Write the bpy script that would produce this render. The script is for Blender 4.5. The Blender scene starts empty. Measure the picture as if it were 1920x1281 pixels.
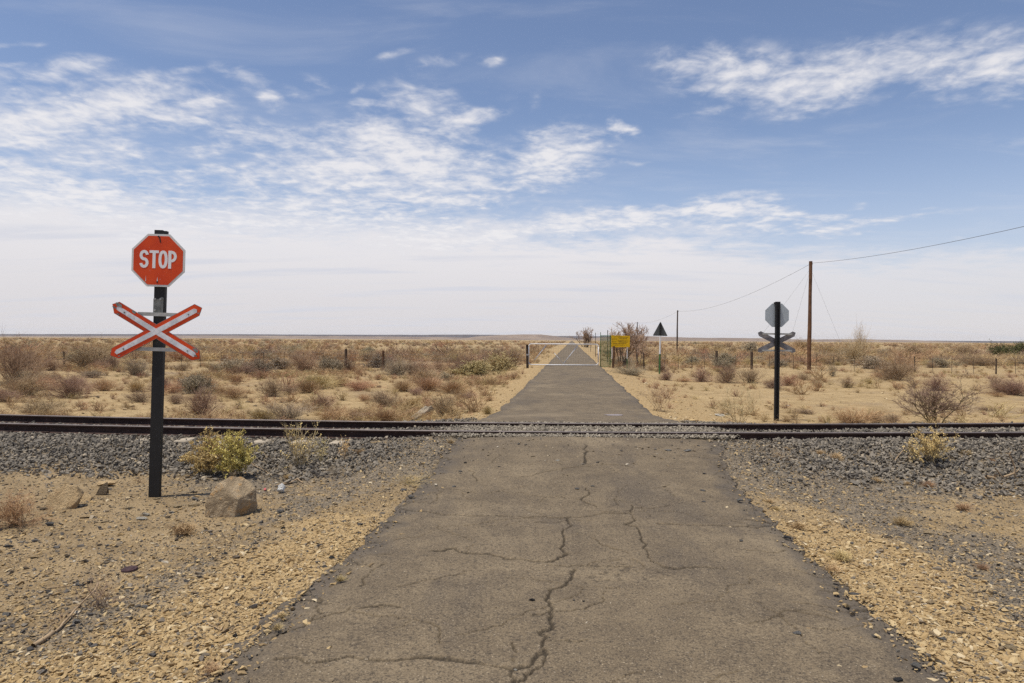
import bpy, bmesh, math, random
import numpy as np
from mathutils import Vector, Matrix, Euler

random.seed(7)
RNG = np.random.default_rng(11)
scene = bpy.context.scene
COL = scene.collection

# ------------------------------------------------------------------ camera
F_PX = 1280.0            # focal length in photograph pixels (24 mm on 36 mm)
CAM_H = 1.75
ROLL = 0.0058
PITCH = 0.0025
_f = Vector((0, math.cos(PITCH), -math.sin(PITCH)))
_u0 = Vector((0, math.sin(PITCH), math.cos(PITCH)))
_r = Vector((1, 0, 0)) * math.cos(ROLL) + _u0 * math.sin(ROLL)
_u = _u0 * math.cos(ROLL) - Vector((1, 0, 0)) * math.sin(ROLL)
cam_data = bpy.data.cameras.new('camera')
cam_data.sensor_width = 36.0
cam_data.lens = 36.0 * F_PX / 1920.0
cam_data.clip_start = 0.05
cam_data.clip_end = 60000
cam = bpy.data.objects.new('camera', cam_data)
COL.objects.link(cam)
cam.matrix_world = Matrix(((_r.x, _u.x, -_f.x, 0), (_r.y, _u.y, -_f.y, 0),
                           (_r.z, _u.z, -_f.z, CAM_H), (0, 0, 0, 1)))
scene.camera = cam

# ------------------------------------------------------------------ colour management
scene.view_settings.view_transform = 'Standard'
scene.view_settings.look = 'None'
scene.view_settings.gamma = 1.0
scene.view_settings.exposure = 0.0
scene.view_settings.use_curve_mapping = False
scene.cycles.use_denoising = False
scene.cycles.max_bounces = 5
scene.cycles.diffuse_bounces = 3
scene.cycles.transparent_max_bounces = 8

# ------------------------------------------------------------------ sun
SUN_DIR = Vector((-0.262, -0.105, 0.958)).normalized()     # towards the sun
SUN_EL = math.asin(SUN_DIR.z)
SUN_AZ = math.atan2(SUN_DIR.x, SUN_DIR.y)
sun_data = bpy.data.lights.new('sun', 'SUN')
sun_data.energy = 4.6
sun_data.angle = math.radians(0.53)
sun_data.color = (1.0, 0.94, 0.83)
sun = bpy.data.objects.new('sun', sun_data)
COL.objects.link(sun)
sun.rotation_euler = SUN_DIR.to_track_quat('Z', 'Y').to_euler()
sun.location = (0, 0, 50)


# ------------------------------------------------------------------ node helper
class NT:
    def __init__(self, tree):
        self.t = tree
        self.n = tree.nodes
        self.l = tree.links

    def put(self, sock, v):
        if isinstance(v, bpy.types.NodeSocket):
            self.l.new(v, sock)
        elif v is not None:
            sock.default_value = v

    def m(self, op, a, b=None, c=None, clamp=False):
        nd = self.n.new('ShaderNodeMath')
        nd.operation = op
        nd.use_clamp = clamp
        self.put(nd.inputs[0], a)
        if b is not None:
            self.put(nd.inputs[1], b)
        if c is not None:
            self.put(nd.inputs[2], c)
        return nd.outputs[0]

    def add(self, a, b): return self.m('ADD', a, b)
    def sub(self, a, b): return self.m('SUBTRACT', a, b)
    def mul(self, a, b): return self.m('MULTIPLY', a, b)
    def mx(self, a, b): return self.m('MAXIMUM', a, b)

    def smooth(self, v, lo, hi, o0=0.0, o1=1.0):
        nd = self.n.new('ShaderNodeMapRange')
        nd.interpolation_type = 'SMOOTHSTEP'
        self.put(nd.inputs[0], v)
        for i, x in enumerate((lo, hi, o0, o1)):
            self.put(nd.inputs[i + 1], x)
        return nd.outputs[0]

    def mix(self, f, a, b, mode='MIX'):
        nd = self.n.new('ShaderNodeMix')
        nd.data_type = 'RGBA'
        nd.blend_type = mode
        self.put(nd.inputs[0], f)
        self.put(nd.inputs[6], a if isinstance(a, bpy.types.NodeSocket) else (*a, 1))
        self.put(nd.inputs[7], b if isinstance(b, bpy.types.NodeSocket) else (*b, 1))
        return nd.outputs[2]

    def noise(self, vec, scale, detail=4, rough=0.55, dist=0.0, out=0):
        nd = self.n.new('ShaderNodeTexNoise')
        if vec is not None:
            self.l.new(vec, nd.inputs['Vector'])
        nd.inputs['Scale'].default_value = scale
        nd.inputs['Detail'].default_value = detail
        nd.inputs['Roughness'].default_value = rough
        nd.inputs['Distortion'].default_value = dist
        return nd.outputs[out]

    def voronoi(self, vec, scale, feature='F1', out='Distance', rnd=1.0):
        nd = self.n.new('ShaderNodeTexVoronoi')
        nd.feature = feature
        if vec is not None:
            self.l.new(vec, nd.inputs['Vector'])
        nd.inputs['Scale'].default_value = scale
        nd.inputs['Randomness'].default_value = rnd
        return nd.outputs[out]

    def attr(self, name, kind='GEOMETRY', out='Fac'):
        nd = self.n.new('ShaderNodeAttribute')
        nd.attribute_name = name
        nd.attribute_type = kind
        return nd.outputs[out]

    def comb(self, x, y, z):
        nd = self.n.new('ShaderNodeCombineXYZ')
        self.put(nd.inputs[0], x); self.put(nd.inputs[1], y); self.put(nd.inputs[2], z)
        return nd.outputs[0]

    def sep(self, v):
        nd = self.n.new('ShaderNodeSeparateXYZ')
        self.l.new(v, nd.inputs[0])
        return nd.outputs

    def vmul(self, v, s):
        nd = self.n.new('ShaderNodeVectorMath')
        nd.operation = 'MULTIPLY'
        self.l.new(v, nd.inputs[0])
        nd.inputs[1].default_value = s
        return nd.outputs[0]

    def bump(self, h, strength=0.5, dist=0.02, normal=None):
        nd = self.n.new('ShaderNodeBump')
        nd.inputs['Strength'].default_value = strength
        nd.inputs['Distance'].default_value = dist
        self.l.new(h, nd.inputs['Height'])
        if normal is not None:
            self.l.new(normal, nd.inputs['Normal'])
        return nd.outputs[0]

    def coord(self, which='Object'):
        nd = self.n.new('ShaderNodeTexCoord')
        return nd.outputs[which]

    def pos(self):
        return self.n.new('ShaderNodeNewGeometry').outputs['Position']


# ------------------------------------------------------------------ world: sky with clouds
def px_azel(px, py):
    dx, dy = px - 960.0, 640.5 - py
    d = (_f * F_PX + _r * dx + _u * dy).normalized()
    return math.degrees(math.atan2(d.x, d.y)), math.degrees(math.asin(d.z))


def build_world():
    w = bpy.data.worlds.new('World')
    scene.world = w
    w.use_nodes = True
    g = NT(w.node_tree)
    g.n.clear()
    out = g.n.new('ShaderNodeOutputWorld')
    bg = g.n.new('ShaderNodeBackground')
    bg.inputs['Strength'].default_value = 0.10
    sky = g.n.new('ShaderNodeTexSky')
    sky.sky_type = 'NISHITA'
    sky.sun_disc = False
    sky.sun_elevation = SUN_EL
    sky.sun_rotation = SUN_AZ
    sky.altitude = 1000
    sky.air_density = 1.0
    sky.dust_density = 0.6
    sky.ozone_density = 1.6
    d = g.coord('Generated')
    x, y, z = g.sep(d)
    az = g.mul(g.m('ARCTAN2', x, y), 180 / math.pi)
    el = g.mul(g.m('ARCSINE', z), 180 / math.pi)
    zz = g.add(g.mx(z, 0.0), 0.10)
    P = g.comb(g.m('DIVIDE', x, zz), g.m('DIVIDE', y, zz), 0.0)
    big = g.noise(P, 1.6, 5, 0.55, 0.35)
    fine = g.noise(g.vmul(P, (0.85, 0.95, 1.0)), 8.5, 7, 0.58, 0.45)
    # slow warp of the direction so the cloud fields do not have smooth outlines
    puff = g.noise(g.vmul(P, (0.9, 0.8, 1.0)), 20.0, 4, 0.55, 0.3)
    wn = g.n.new('ShaderNodeTexNoise')
    g.l.new(P, wn.inputs['Vector'])
    wn.inputs['Scale'].default_value = 2.6
    wn.inputs['Detail'].default_value = 4
    wx, wy, wz = g.sep(wn.outputs['Color'])
    azw = g.add(az, g.mul(g.sub(wx, 0.5), 6.0))
    elw = g.add(el, g.mul(g.sub(wy, 0.5), 3.0))
    fields = [  # pixel centre, half sizes, tilt, amount
        (60, 225, 230, 55, 2, 1.0), (210, 200, 150, 36, 4, .9), (330, 205, 100, 46, -8, .80), (160, 285, 120, 34, -10, .85),
        (20, 330, 150, 34, -6, .95), (150, 372, 260, 36, -3, 1.0), (310, 340, 120, 26, -6, .65), (370, 290, 90, 16, 6, .62),
        (420, 232, 90, 22, -12, .55), (560, 270, 130, 28, -6, .80), (640, 330, 170, 44, 2, 1.0), (480, 325, 90, 24, 0, .75),
        (760, 300, 160, 56, -8, 1.05), (880, 335, 90, 44, -8, .85), (790, 372, 170, 26, 3, .9), (560, 385, 220, 34, 0, .9),
        (790, 200, 60, 40, -18, .80), (870, 225, 60, 26, 14, .80), (720, 200, 60, 12, 8, .6), (740, 240, 60, 22, 0, .6),
        (1045, 300, 78, 42, 10, 1.05), (950, 310, 60, 20, 0, .6), (450, 148, 52, 24, -24, .66), (490, 180, 62, 17, -34, .66),
        (135, 140, 70, 22, 8, .65), (30, 140, 40, 10, 0, .5), (585, 155, 44, 18, -10, .52), (545, 172, 44, 12, -10, .4), (330, 146, 50, 10, 10, .5),
        (1163, 244, 18, 11, 5, 1.0), (915, 116, 26, 8, 5, .55), (735, 108, 40, 8, 8, .5), (680, 167, 13, 13, 0, .7), (820, 122, 50, 14, 12, .45), (995, 190, 18, 20, 0, .45),
        (1310, 122, 80, 36, -6, .82), (1400, 140, 130, 42, 2, .82), (1520, 150, 130, 48, 8, .85), (1640, 120, 140, 44, 10, .78), (1790, 116, 160, 58, 2, .80), (1900, 115, 120, 54, 2, .85),
        (1740, 165, 90, 11, 2, .5), (1665, 185, 30, 10, 0, .4), (1320, 214, 60, 10, 10, .5), (1885, 272, 90, 20, 6, .34), (1850, 60, 120, 24, 6, .25),
        (1340, 392, 90, 20, 6, 1.05), (1230, 402, 90, 16, 2, .9), (1440, 400, 120, 14, -4, .85), (1150, 418, 120, 18, 3, .9), (1610, 424, 150, 12, 5, .75), (1585, 374, 26, 9, 0, .45),
        (430, 412, 520, 36, 0, .85), (720, 425, 300, 24, 0, .75), (1010, 428, 240, 22, 3, 1.0), (820, 440, 200, 22, 2, .9), (1330, 425, 220, 14, 2, .8), (330, 425, 420, 30, 0, .55), (30, 190, 90, 16, 6, .5), (20, 92, 60, 9, 8, .5), (1180, 305, 26, 8, 0, .45), (390, 240, 380, 130, 0, .22),
    ]
    tot = None
    for (px, py, hw, hh, rot, amp) in fields:
        a0, e0 = px_azel(px, py)
        cr, sr = math.cos(math.radians(rot)), math.sin(math.radians(rot))
        a1, e1 = px_azel(px + hw * .5 * cr, py - hw * .5 * sr)
        a2, e2 = px_azel(px - hw * .5 * cr, py + hw * .5 * sr)
        sx = math.hypot(a1 - a2, e1 - e2) * 1.24
        a3, e3 = px_azel(px, py - hh * .5)
        a4, e4 = px_azel(px, py + hh * .5)
        sy = math.hypot(a3 - a4, e3 - e4) * 1.24
        rot = math.degrees(math.atan2(e1 - e2, a1 - a2))
        da = g.sub(azw, a0)
        de = g.sub(elw, e0)
        c, s = math.cos(math.radians(rot)), math.sin(math.radians(rot))
        p = g.m('MULTIPLY_ADD', da, c / sx, g.mul(de, s / sx))
        q = g.m('MULTIPLY_ADD', de, c / sy, g.mul(da, -s / sy))
        r2 = g.m('MULTIPLY_ADD', p, p, g.mul(q, q))
        v = g.mul(g.m('EXPONENT', g.mul(r2, -0.85)), amp)
        tot = v if tot is None else g.mx(tot, v)
    # the rest of the sky (outside the photograph) carries scattered cloud of the same kind
    outside = g.smooth(g.m('ABSOLUTE', az), 40.0, 50.0)
    outside = g.mx(outside, g.smooth(el, 30.0, 38.0))
    tot = g.mx(tot, g.mul(outside, g.smooth(big, 0.46, 0.70, 0.0, 0.8)))
    tex = g.m('MULTIPLY_ADD', g.sub(fine, 0.5), 1.45, g.mul(g.sub(big, 0.5), 0.6))
    tex = g.m('MULTIPLY_ADD', g.sub(puff, 0.5), 0.95, tex)
    cover = g.add(tot, g.mul(tex, g.smooth(tot, 0.02, 0.5)))
    a_puff = g.smooth(cover, 0.16, 1.22)
    # broad white sheet low in the sky, reaching down to the horizon
    edge = g.m('MULTIPLY_ADD', g.sub(big, 0.5), 5.0, el)
    edge = g.m('MULTIPLY_ADD', g.sub(fine, 0.5), 3.4, edge)
    right = g.smooth(az, 8.0, 34.0)
    edge = g.add(edge, g.mul(right, 2.3))
    edge = g.sub(edge, g.smooth(az, -6.0, 6.0, 0.9, 0.0))
    a_sheet = g.mul(g.smooth(edge, 6.8, 9.6, 1.0, 0.0), g.sub(0.93, g.mul(right, 0.22)))
    haze = g.smooth(el, -3.0, 19.0, 0.80, 0.0)
    # colours (multiplied by the strength of the background)
    base = g.mix(1.0, sky.outputs[0], (1.36, 1.25, 1.25), 'MULTIPLY')
    hz = g.mix(g.smooth(el, 0.0, 14.0), (7.30, 7.05, 7.30), (5.3, 6.1, 7.7))
    c1 = g.mix(haze, base, hz)
    lum = g.smooth(g.m('MULTIPLY_ADD', g.sub(fine, 0.5), 0.9, cover), 0.35, 1.3)
    cloud = g.mix(lum, (7.3, 7.35, 7.9), (8.75, 8.55, 8.65))
    sheet_c = g.mix(g.smooth(el, 1.0, 9.5), (7.2, 6.95, 7.15), (8.4, 8.15, 8.3))
    streak = g.noise(g.vmul(P, (0.35, 1.6, 1)), 1.7, 4, 0.55, 0.2)
    sheet_c = g.mix(g.smooth(streak, 0.50, 0.70, 0.0, 0.75), sheet_c, (6.6, 6.75, 7.5))
    c2 = g.mix(a_sheet, c1, sheet_c)
    veil = g.mul(g.smooth(g.noise(g.vmul(P, (0.5, 1.2, 1)), 1.9, 6, .62, .6), .46, .80), .30)
    c2 = g.mix(veil, c2, (7.2, 7.3, 7.9))
    c3 = g.mix(g.mul(a_puff, 0.90), c2, cloud)
    g.l.new(c3, bg.inputs['Color'])
    g.l.new(bg.outputs[0], out.inputs[0])
    try:
        w.cycles.sampling_method = 'MANUAL'
        w.cycles.sample_map_resolution = 512
    except Exception:
        pass


build_world()


# ------------------------------------------------------------------ numpy noise + terrain
def _hash(ix, iy, seed):
    h = (ix.astype(np.int64) * 374761393 + iy.astype(np.int64) * 668265263 + seed * 974634777) & 0x7fffffff
    h = ((h ^ (h >> 13)) * 1274126177) & 0x7fffffff
    return ((h ^ (h >> 16)) & 0xffff) / 65535.0


def vnoise(x, y, seed=0):
    x = np.asarray(x, float); y = np.asarray(y, float)
    ix, iy = np.floor(x), np.floor(y)
    fx, fy = x - ix, y - iy
    fx = fx * fx * (3 - 2 * fx); fy = fy * fy * (3 - 2 * fy)
    a = _hash(ix, iy, seed); b = _hash(ix + 1, iy, seed)
    c = _hash(ix, iy + 1, seed); d = _hash(ix + 1, iy + 1, seed)
    return (a * (1 - fx) + b * fx) * (1 - fy) + (c * (1 - fx) + d * fx) * fy


def fbm(x, y, scale, octs=4, seed=0):
    v = 0; amp = 1; tot = 0
    for i in range(octs):
        v = v + amp * vnoise(x / scale * 2 ** i, y / scale * 2 ** i, seed + i * 17)
        tot += amp; amp *= .5
    return v / tot * 2 - 1


def sst(a, b, x):
    t = np.clip((np.asarray(x, float) - a) / (b - a), 0, 1)
    return t * t * (3 - 2 * t)


def road_cx(Y):
    Y = np.asarray(Y, float)
    return 0.08 + 0.0875 * Y + .13 * np.exp(-((Y - 10.8) / 2.0) ** 2)

def track_y(X): return 11.615 - 0.04 * (np.asarray(X, float) - 1.04)


def rail_z(X):
    d = np.clip(np.asarray(X, float) - 1.04, -12, 9)
    return 0.27 + 0.000853 * d * d + 0.00428 * d


def road_hw(X, Y):
    t = np.asarray(Y, float) - track_y(X)
    return 1.85 + 0.11 * (1 - sst(5.5, 9.0, np.asarray(Y, float))) + 0.26 * np.exp(-((t + 0.3) / 2.2) ** 2)


def bed_z(X):
    """top of the ballast beside the rails"""
    X = np.asarray(X, float)
    left = sst(-1.5, 0.3, X); rightd = sst(2.4, 6.0, X)
    return rail_z(X) - (0.125 * (1 - left) + 0.035 * left * (1 - rightd) + 0.06 * rightd)


def road_z(X, Y):
    X = np.asarray(X, float); Y = np.asarray(Y, float)
    t = Y - track_y(X)
    top = 0.235
    near = top * sst(-5.2, -0.9, t)
    far = 0.06 + (top - 0.06) * (1 - sst(1.0, 5.0, t))
    z = np.where(t < 0, near, far)
    return z + 0.012 * fbm(X, Y, 1.3, 2, 40) - 0.02 * ((X - road_cx(Y)) / 1.9) ** 2


def ground_z(X, Y, fine=True):
    X = np.asarray(X, float); Y = np.asarray(Y, float)
    t = Y - track_y(X)
    base = -0.10 - 0.21 * sst(1.0, 4.5, t)
    R = np.hypot(X, Y)
    base = base + 0.04 * fbm(X, Y, 4.0, 3, 5) + 0.10 * fbm(X, Y, 22.0, 2, 9) * sst(10, 40, R)
    if fine:
        base = base + 0.016 * fbm(X, Y, 0.45, 3, 15) * (1 - sst(30, 60, R))
    # low banks in the veld on the far side
    base = base + 0.22 * np.clip(fbm(X, Y, 9.0, 2, 77), 0, 1) * sst(18, 26, Y) * (1 - sst(80, 160, R))
    # track formation
    bz = bed_z(X) - 0.045
    crest = 1 - sst(0.95, 2.5, np.abs(t) + 0.18 * fbm(X, Y, 1.1, 2, 21))
    crest = np.where(t > 0, 1 - sst(0.9, 2.9, t), crest)
    inner = np.abs(t) < 0.5
    z = base + (bz - base) * crest
    # road bank
    au = np.abs(X - road_cx(Y)) - road_hw(X, Y)
    w = 1 - sst(0.0, np.where(t > 0, 3.2, 2.4), au)
    rz = road_z(X, Y) - 0.03
    z = np.where(crest > 0.9, np.minimum(z, z), z)
    z = z + (rz - z) * w * (1 - 0.0 * crest)
    under = 1 - sst(-0.10, 0.02, au)
    z = z - 0.05 * under * (np.abs(t) > 1.0)
    return z


def zones(X, Y):
    X = np.asarray(X, float); Y = np.asarray(Y, float)
    t = Y - track_y(X)
    au = np.abs(X - road_cx(Y)) - road_hw(X, Y)
    n = fbm(X, Y, 0.9, 4, 31); n2 = fbm(X, Y, 0.35, 3, 33)
    nearside = t < 0
    tan_n = (1 - sst(0.55, 1.45, au + .55 * n + .25 * n2)) * (1 - sst(-5.6, -3.2, t + .9 * n)) * (.72 + .28 * sst(-.5, .2, n2 + n))
    tan_f = (1 - sst(1.0, 3.6, au + 1.4 * n)) * sst(1.9, 3.2, t)
    tan_ = np.where(nearside, tan_n, tan_f)
    pch = fbm(X, Y, 1.5, 3, 36)
    dark_n = sst(.55, 1.0, au + .45 * n) * (1 - sst(1.4, 2.5, au + .9 * n + .2 * n2)) * (.30 + .70 * sst(-.35, .25, pch + .6 * sst(1.5, 3.0, X)))
    dark_c = sst(-4.6, -2.5, t + .8 * n) * (1 - sst(2.2, 4.5, au))
    dark_b = sst(-3.0, -1.9, t + .5 * n)
    dark = np.where(nearside, np.maximum(np.maximum(dark_n * (1 - tan_n), dark_c), dark_b), 1 - sst(1.3, 2.3, t + .4 * n))
    return np.clip(tan_, 0, 1), np.clip(dark, 0, 1), t, au


def at(px, py):
    """ground point seen at a photograph pixel"""
    d = _f * F_PX + _r * (px - 960.0) + _u * (640.5 - py)
    z = -0.2
    for _ in range(40):
        k = (z - CAM_H) / d.z
        X, Y = d.x * k, d.y * k
        tt = Y - track_y(X)
        if abs(X - road_cx(Y)) < road_hw(X, Y) and abs(tt) > .9:
            zn = float(road_z(X, Y))
        else:
            zn = float(ground_z(X, Y))
        z = z * .5 + zn * .5
    return Vector((X, Y, zn))


def px_scale(Y): return Y / F_PX       # metres per photograph pixel at depth Y


# ------------------------------------------------------------------ object helpers
def tag(o, label=None, cat=None, group=None, kind=None):
    if label: o['label'] = label
    if cat: o['category'] = cat
    if group: o['group'] = group
    if kind: o['kind'] = kind
    return o


def empty(name, loc, label, cat, group=None, rz=0.0):
    o = bpy.data.objects.new(name, None)
    o.empty_display_size = 0.1
    COL.objects.link(o)
    o.location = loc
    o.rotation_euler = (0, 0, rz)
    return tag(o, label, cat, group)


def link(name, me, mat=None, parent=None):
    if mat is not None:
        if isinstance(mat, (list, tuple)):
            for mm in mat: me.materials.append(mm)
        elif not me.materials:
            me.materials.append(mat)
    o = bpy.data.objects.new(name, me)
    COL.objects.link(o)
    if parent is not None:
        o.parent = parent
    return o


def np_mesh(name, verts, faces, smooth=False, attrs=None, mat_idx=None):
    """faces: (n,3) or (n,4) int array"""
    me = bpy.data.meshes.new(name)
    verts = np.asarray(verts, np.float32); faces = np.asarray(faces, np.int32)
    k = faces.shape[1]
    me.vertices.add(len(verts)); me.vertices.foreach_set('co', verts.ravel())
    me.loops.add(faces.size); me.loops.foreach_set('vertex_index', faces.ravel())
    me.polygons.add(len(faces))
    me.polygons.foreach_set('loop_start', np.arange(0, faces.size, k, dtype=np.int32))
    me.polygons.foreach_set('loop_total', np.full(len(faces), k, np.int32))
    me.polygons.foreach_set('use_smooth', np.full(len(faces), smooth, bool))
    if mat_idx is not None:
        me.polygons.foreach_set('material_index', np.asarray(mat_idx, np.int32))
    for an, av in (attrs or {}).items():
        a = me.attributes.new(an, 'FLOAT', 'POINT')
        a.data.foreach_set('value', np.asarray(av, np.float32).ravel())
    me.update(calc_edges=True)
    me.validate()
    return me


def grid_faces(nr, nc):
    i = np.arange(nr - 1)[:, None] * nc + np.arange(nc - 1)[None, :]
    i = i.ravel()
    return np.stack([i, i + 1, i + nc + 1, i + nc], 1)


def bm_mesh(name, bm, smooth=False):
    me = bpy.data.meshes.new(name)
    bmesh.ops.recalc_face_normals(bm, faces=bm.faces)
    bm.to_mesh(me); bm.free()
    if smooth:
        for p in me.polygons: p.use_smooth = True
    return me


def add_box(bm, c, s, rot=None):
    m = Matrix.Translation(Vector(c))
    if rot is not None: m = m @ rot.to_4x4()
    m = m @ Matrix.Diagonal((s[0], s[1], s[2], 1))
    return bmesh.ops.create_cube(bm, size=1.0, matrix=m)['verts']


def add_bar(bm, p0, p1, r0, r1=None, sides=8):
    p0, p1 = Vector(p0), Vector(p1)
    r1 = r0 if r1 is None else r1
    d = p1 - p0
    m = Matrix.Translation((p0 + p1) / 2) @ d.to_track_quat('Z', 'Y').to_matrix().to_4x4()
    bmesh.ops.create_cone(bm, cap_ends=True, segments=sides, radius1=r0, radius2=r1, depth=d.length, matrix=m)


def add_prism(bm, pts, y0, y1):
    """polygon in XZ extruded from y0 to y1"""
    a = [bm.verts.new((p[0], y0, p[1])) for p in pts]
    b = [bm.verts.new((p[0], y1, p[1])) for p in pts]
    n = len(pts)
    bm.faces.new(a); bm.faces.new(b[::-1])
    for i in range(n):
        bm.faces.new((a[i], b[i], b[(i + 1) % n], a[(i + 1) % n]))


def tubes(P0, P1, R0, R1, sides=3):
    """many tapered sticks as arrays -> verts, faces(quads)"""
    P0 = np.asarray(P0, float); P1 = np.asarray(P1, float)
    R0 = np.asarray(R0, float); R1 = np.asarray(R1, float)
    d = P1 - P0
    L = np.linalg.norm(d, axis=1, keepdims=True) + 1e-9
    d = d / L
    ref = np.where(np.abs(d[:, 2:3]) < .9, np.array([[0, 0, 1.]]), np.array([[1., 0, 0]]))
    a = np.cross(d, ref); a /= np.linalg.norm(a, axis=1, keepdims=True) + 1e-9
    b = np.cross(d, a)
    n = len(P0)
    V = np.zeros((n, 2 * sides, 3))
    for k in range(sides):
        an = 2 * math.pi * k / sides
        off = a * math.cos(an) + b * math.sin(an)
        V[:, k] = P0 + off * R0[:, None]
        V[:, sides + k] = P1 + off * R1[:, None]
    base = (np.arange(n) * 2 * sides)[:, None]
    fs = []
    for k in range(sides):
        k2 = (k + 1) % sides
        fs.append(np.concatenate([base + k, base + k2, base + sides + k2, base + sides + k], 1))
    return V.reshape(-1, 3), np.concatenate(fs, 0)


# ------------------------------------------------------------------ materials
MATS = {}


def new_mat(name):
    m = bpy.data.materials.new(name)
    m.use_nodes = True
    g = NT(m.node_tree)
    b = g.n['Principled BSDF']
    b.inputs['Roughness'].default_value = 0.9
    b.inputs['Specular IOR Level'].default_value = 0.25
    MATS[name] = m
    return m, g, b


def plain(name, col, rough=0.8, metal=0.0, var=0.25, scale=8.0, bump=0.0, col2=None, spec=0.3, rnd=0.0):
    m, g, b = new_mat(name)
    co = g.coord('Object')
    n = g.noise(co, scale, 6, 0.6)
    c2 = col2 if col2 else tuple(c * (1 - var) for c in col)
    c = g.mix(g.smooth(n, 0.35, 0.68), c2, col)
    n2 = g.noise(co, scale * 7, 3, 0.6)
    c = g.mix(g.smooth(n2, 0.5, 0.8, 0, var), c, tuple(v * 0.55 for v in col))
    if rnd:
        oi = g.n.new('ShaderNodeObjectInfo')
        hsv = g.n.new('ShaderNodeHueSaturation')
        g.l.new(c, hsv.inputs['Color'])
        g.l.new(g.m('MULTIPLY_ADD', oi.outputs['Random'], rnd, 1 - rnd / 2), hsv.inputs['Value'])
        c = hsv.outputs[0]
    g.l.new(c, b.inputs['Base Color'])
    b.inputs['Roughness'].default_value = rough
    b.inputs['Metallic'].default_value = metal
    b.inputs['Specular IOR Level'].default_value = spec
    if bump:
        g.l.new(g.bump(n2, bump, 0.01), b.inputs['Normal'])
    return m


def ground_material():
    m, g, b = new_mat('soil')
    p = g.pos()
    tan_, dark, sand = g.attr('tan'), g.attr('dark'), g.attr('sand')
    n_big = g.noise(p, 0.22, 5, 0.6)
    n_mid = g.noise(p, 1.7, 6, 0.62)
    n_fine = g.noise(p, 14.0, 6, 0.65)
    n_grit = g.noise(p, 70.0, 3, 0.7)
    jit = g.noise(p, 5.5, 7, .72)
    tan_ = g.smooth(g.m('MULTIPLY_ADD', g.sub(jit, .5), 1.9, tan_), .30, .70)
    dark = g.smooth(g.m('MULTIPLY_ADD', g.sub(g.noise(p, 7.3, 7, .72), .5), 2.0, dark), .28, .80)
    dirt = g.mix(g.smooth(n_mid, .35, .68), (.205, .142, .072), (.300, .215, .115))
    sandc = g.mix(g.smooth(n_mid, .32, .70), (.300, .205, .094), (.420, .300, .150))
    sandc = g.mix(g.smooth(n_big, .52, .70, 0, .7), sandc, (.215, .155, .098))
    c = g.mix(sand, dirt, sandc)
    tanc = g.mix(g.smooth(n_fine, .35, .68), (.300, .200, .090), (.440, .310, .150))
    c = g.mix(tan_, c, tanc)
    darkc = g.mix(g.smooth(n_fine, .35, .68), (.110, .090, .068), (.195, .160, .118))
    c = g.mix(g.mul(dark, .88), c, darkc)
    # pebbles that the geometry does not carry
    vor = g.n.new('ShaderNodeTexVoronoi')
    g.l.new(p, vor.inputs['Vector']); vor.inputs['Scale'].default_value = 46.0
    cr, cg, cb = g.sep(vor.outputs['Color'])
    peb = g.mul(g.smooth(vor.outputs['Distance'], .18, .36, 1, 0), g.smooth(cr, .62, .72))
    pc = g.mix(cg, (.09, .085, .08), (.52, .43, .30))
    c = g.mix(g.mul(peb, .75), c, pc)
    c = g.mix(g.smooth(n_grit, .50, .68, 0, .75), c, (.075, .055, .036))
    c = g.mix(g.smooth(n_grit, .32, .46, .55, 0), c, (.50, .40, .25))
    g.l.new(c, b.inputs['Base Color'])
    b.inputs['Roughness'].default_value = .95
    h = g.add(g.mul(n_fine, .6), g.add(g.mul(n_grit, .35), g.mul(peb, .6)))
    g.l.new(g.bump(h, .75, .025), b.inputs['Normal'])
    return m


def road_material():
    m, g, b = new_mat('old_asphalt')
    p = g.pos()
    crack, edge = g.attr('crack'), g.attr('edge')
    n_big = g.noise(p, 0.55, 5, 0.6, .3)
    n_mid = g.noise(p, 2.6, 6, 0.65, .2)
    n_fine = g.noise(p, 30.0, 5, 0.7)
    n_grit = g.noise(p, 85.0, 3, 0.75)
    c = g.mix(g.smooth(n_mid, .30, .70), (.122, .092, .059), (.186, .141, .088))
    c = g.mix(g.smooth(n_big, .50, .68, 0, .85), c, (.245, .188, .118))
    worn = g.noise(g.vmul(p, (1.0, .45, 1.0)), .95, 6, .62, .5)
    c = g.mix(g.smooth(worn, .50, .66, 0, .62), c, (.088, .070, .053))
    c = g.mix(g.smooth(n_big, .28, .42, .4, 0), c, (.092, .074, .056))
    c = g.mix(g.smooth(n_fine, .50, .64, 0, .62), c, (.050, .040, .030))
    pit = g.noise(p, 42.0, 4, .7)
    c = g.mix(g.smooth(pit, .60, .68, 0, .8), c, (.030, .024, .019))
    c = g.mix(g.smooth(n_grit, .52, .66, 0, .85), c, (.035, .029, .024))
    c = g.mix(g.smooth(n_grit, .30, .46, .75, 0), c, (.31, .25, .17))
    vor = g.n.new('ShaderNodeTexVoronoi')
    g.l.new(p, vor.inputs['Vector']); vor.inputs['Scale'].default_value = 42.0
    cr, cg, cb = g.sep(vor.outputs['Color'])
    fleck = g.mul(g.smooth(vor.outputs['Distance'], .10, .22, 1, 0), g.smooth(cr, .84, .88))
    c = g.mix(g.mul(fleck, .8), c, g.mix(cg, (.30, .26, .22), (.52, .42, .28)))
    c = g.mix(edge, c, g.mix(g.smooth(n_fine, .35, .6), (.050, .043, .037), (.115, .095, .075)))
    c = g.mix(g.mul(crack, .80), c, (.020, .016, .012))
    g.l.new(c, b.inputs['Base Color'])
    b.inputs['Roughness'].default_value = .9
    h = g.add(g.mul(n_fine, .5), g.mul(n_grit, .5))
    g.l.new(g.bump(h, .6, .012), b.inputs['Normal'])
    return m


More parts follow.
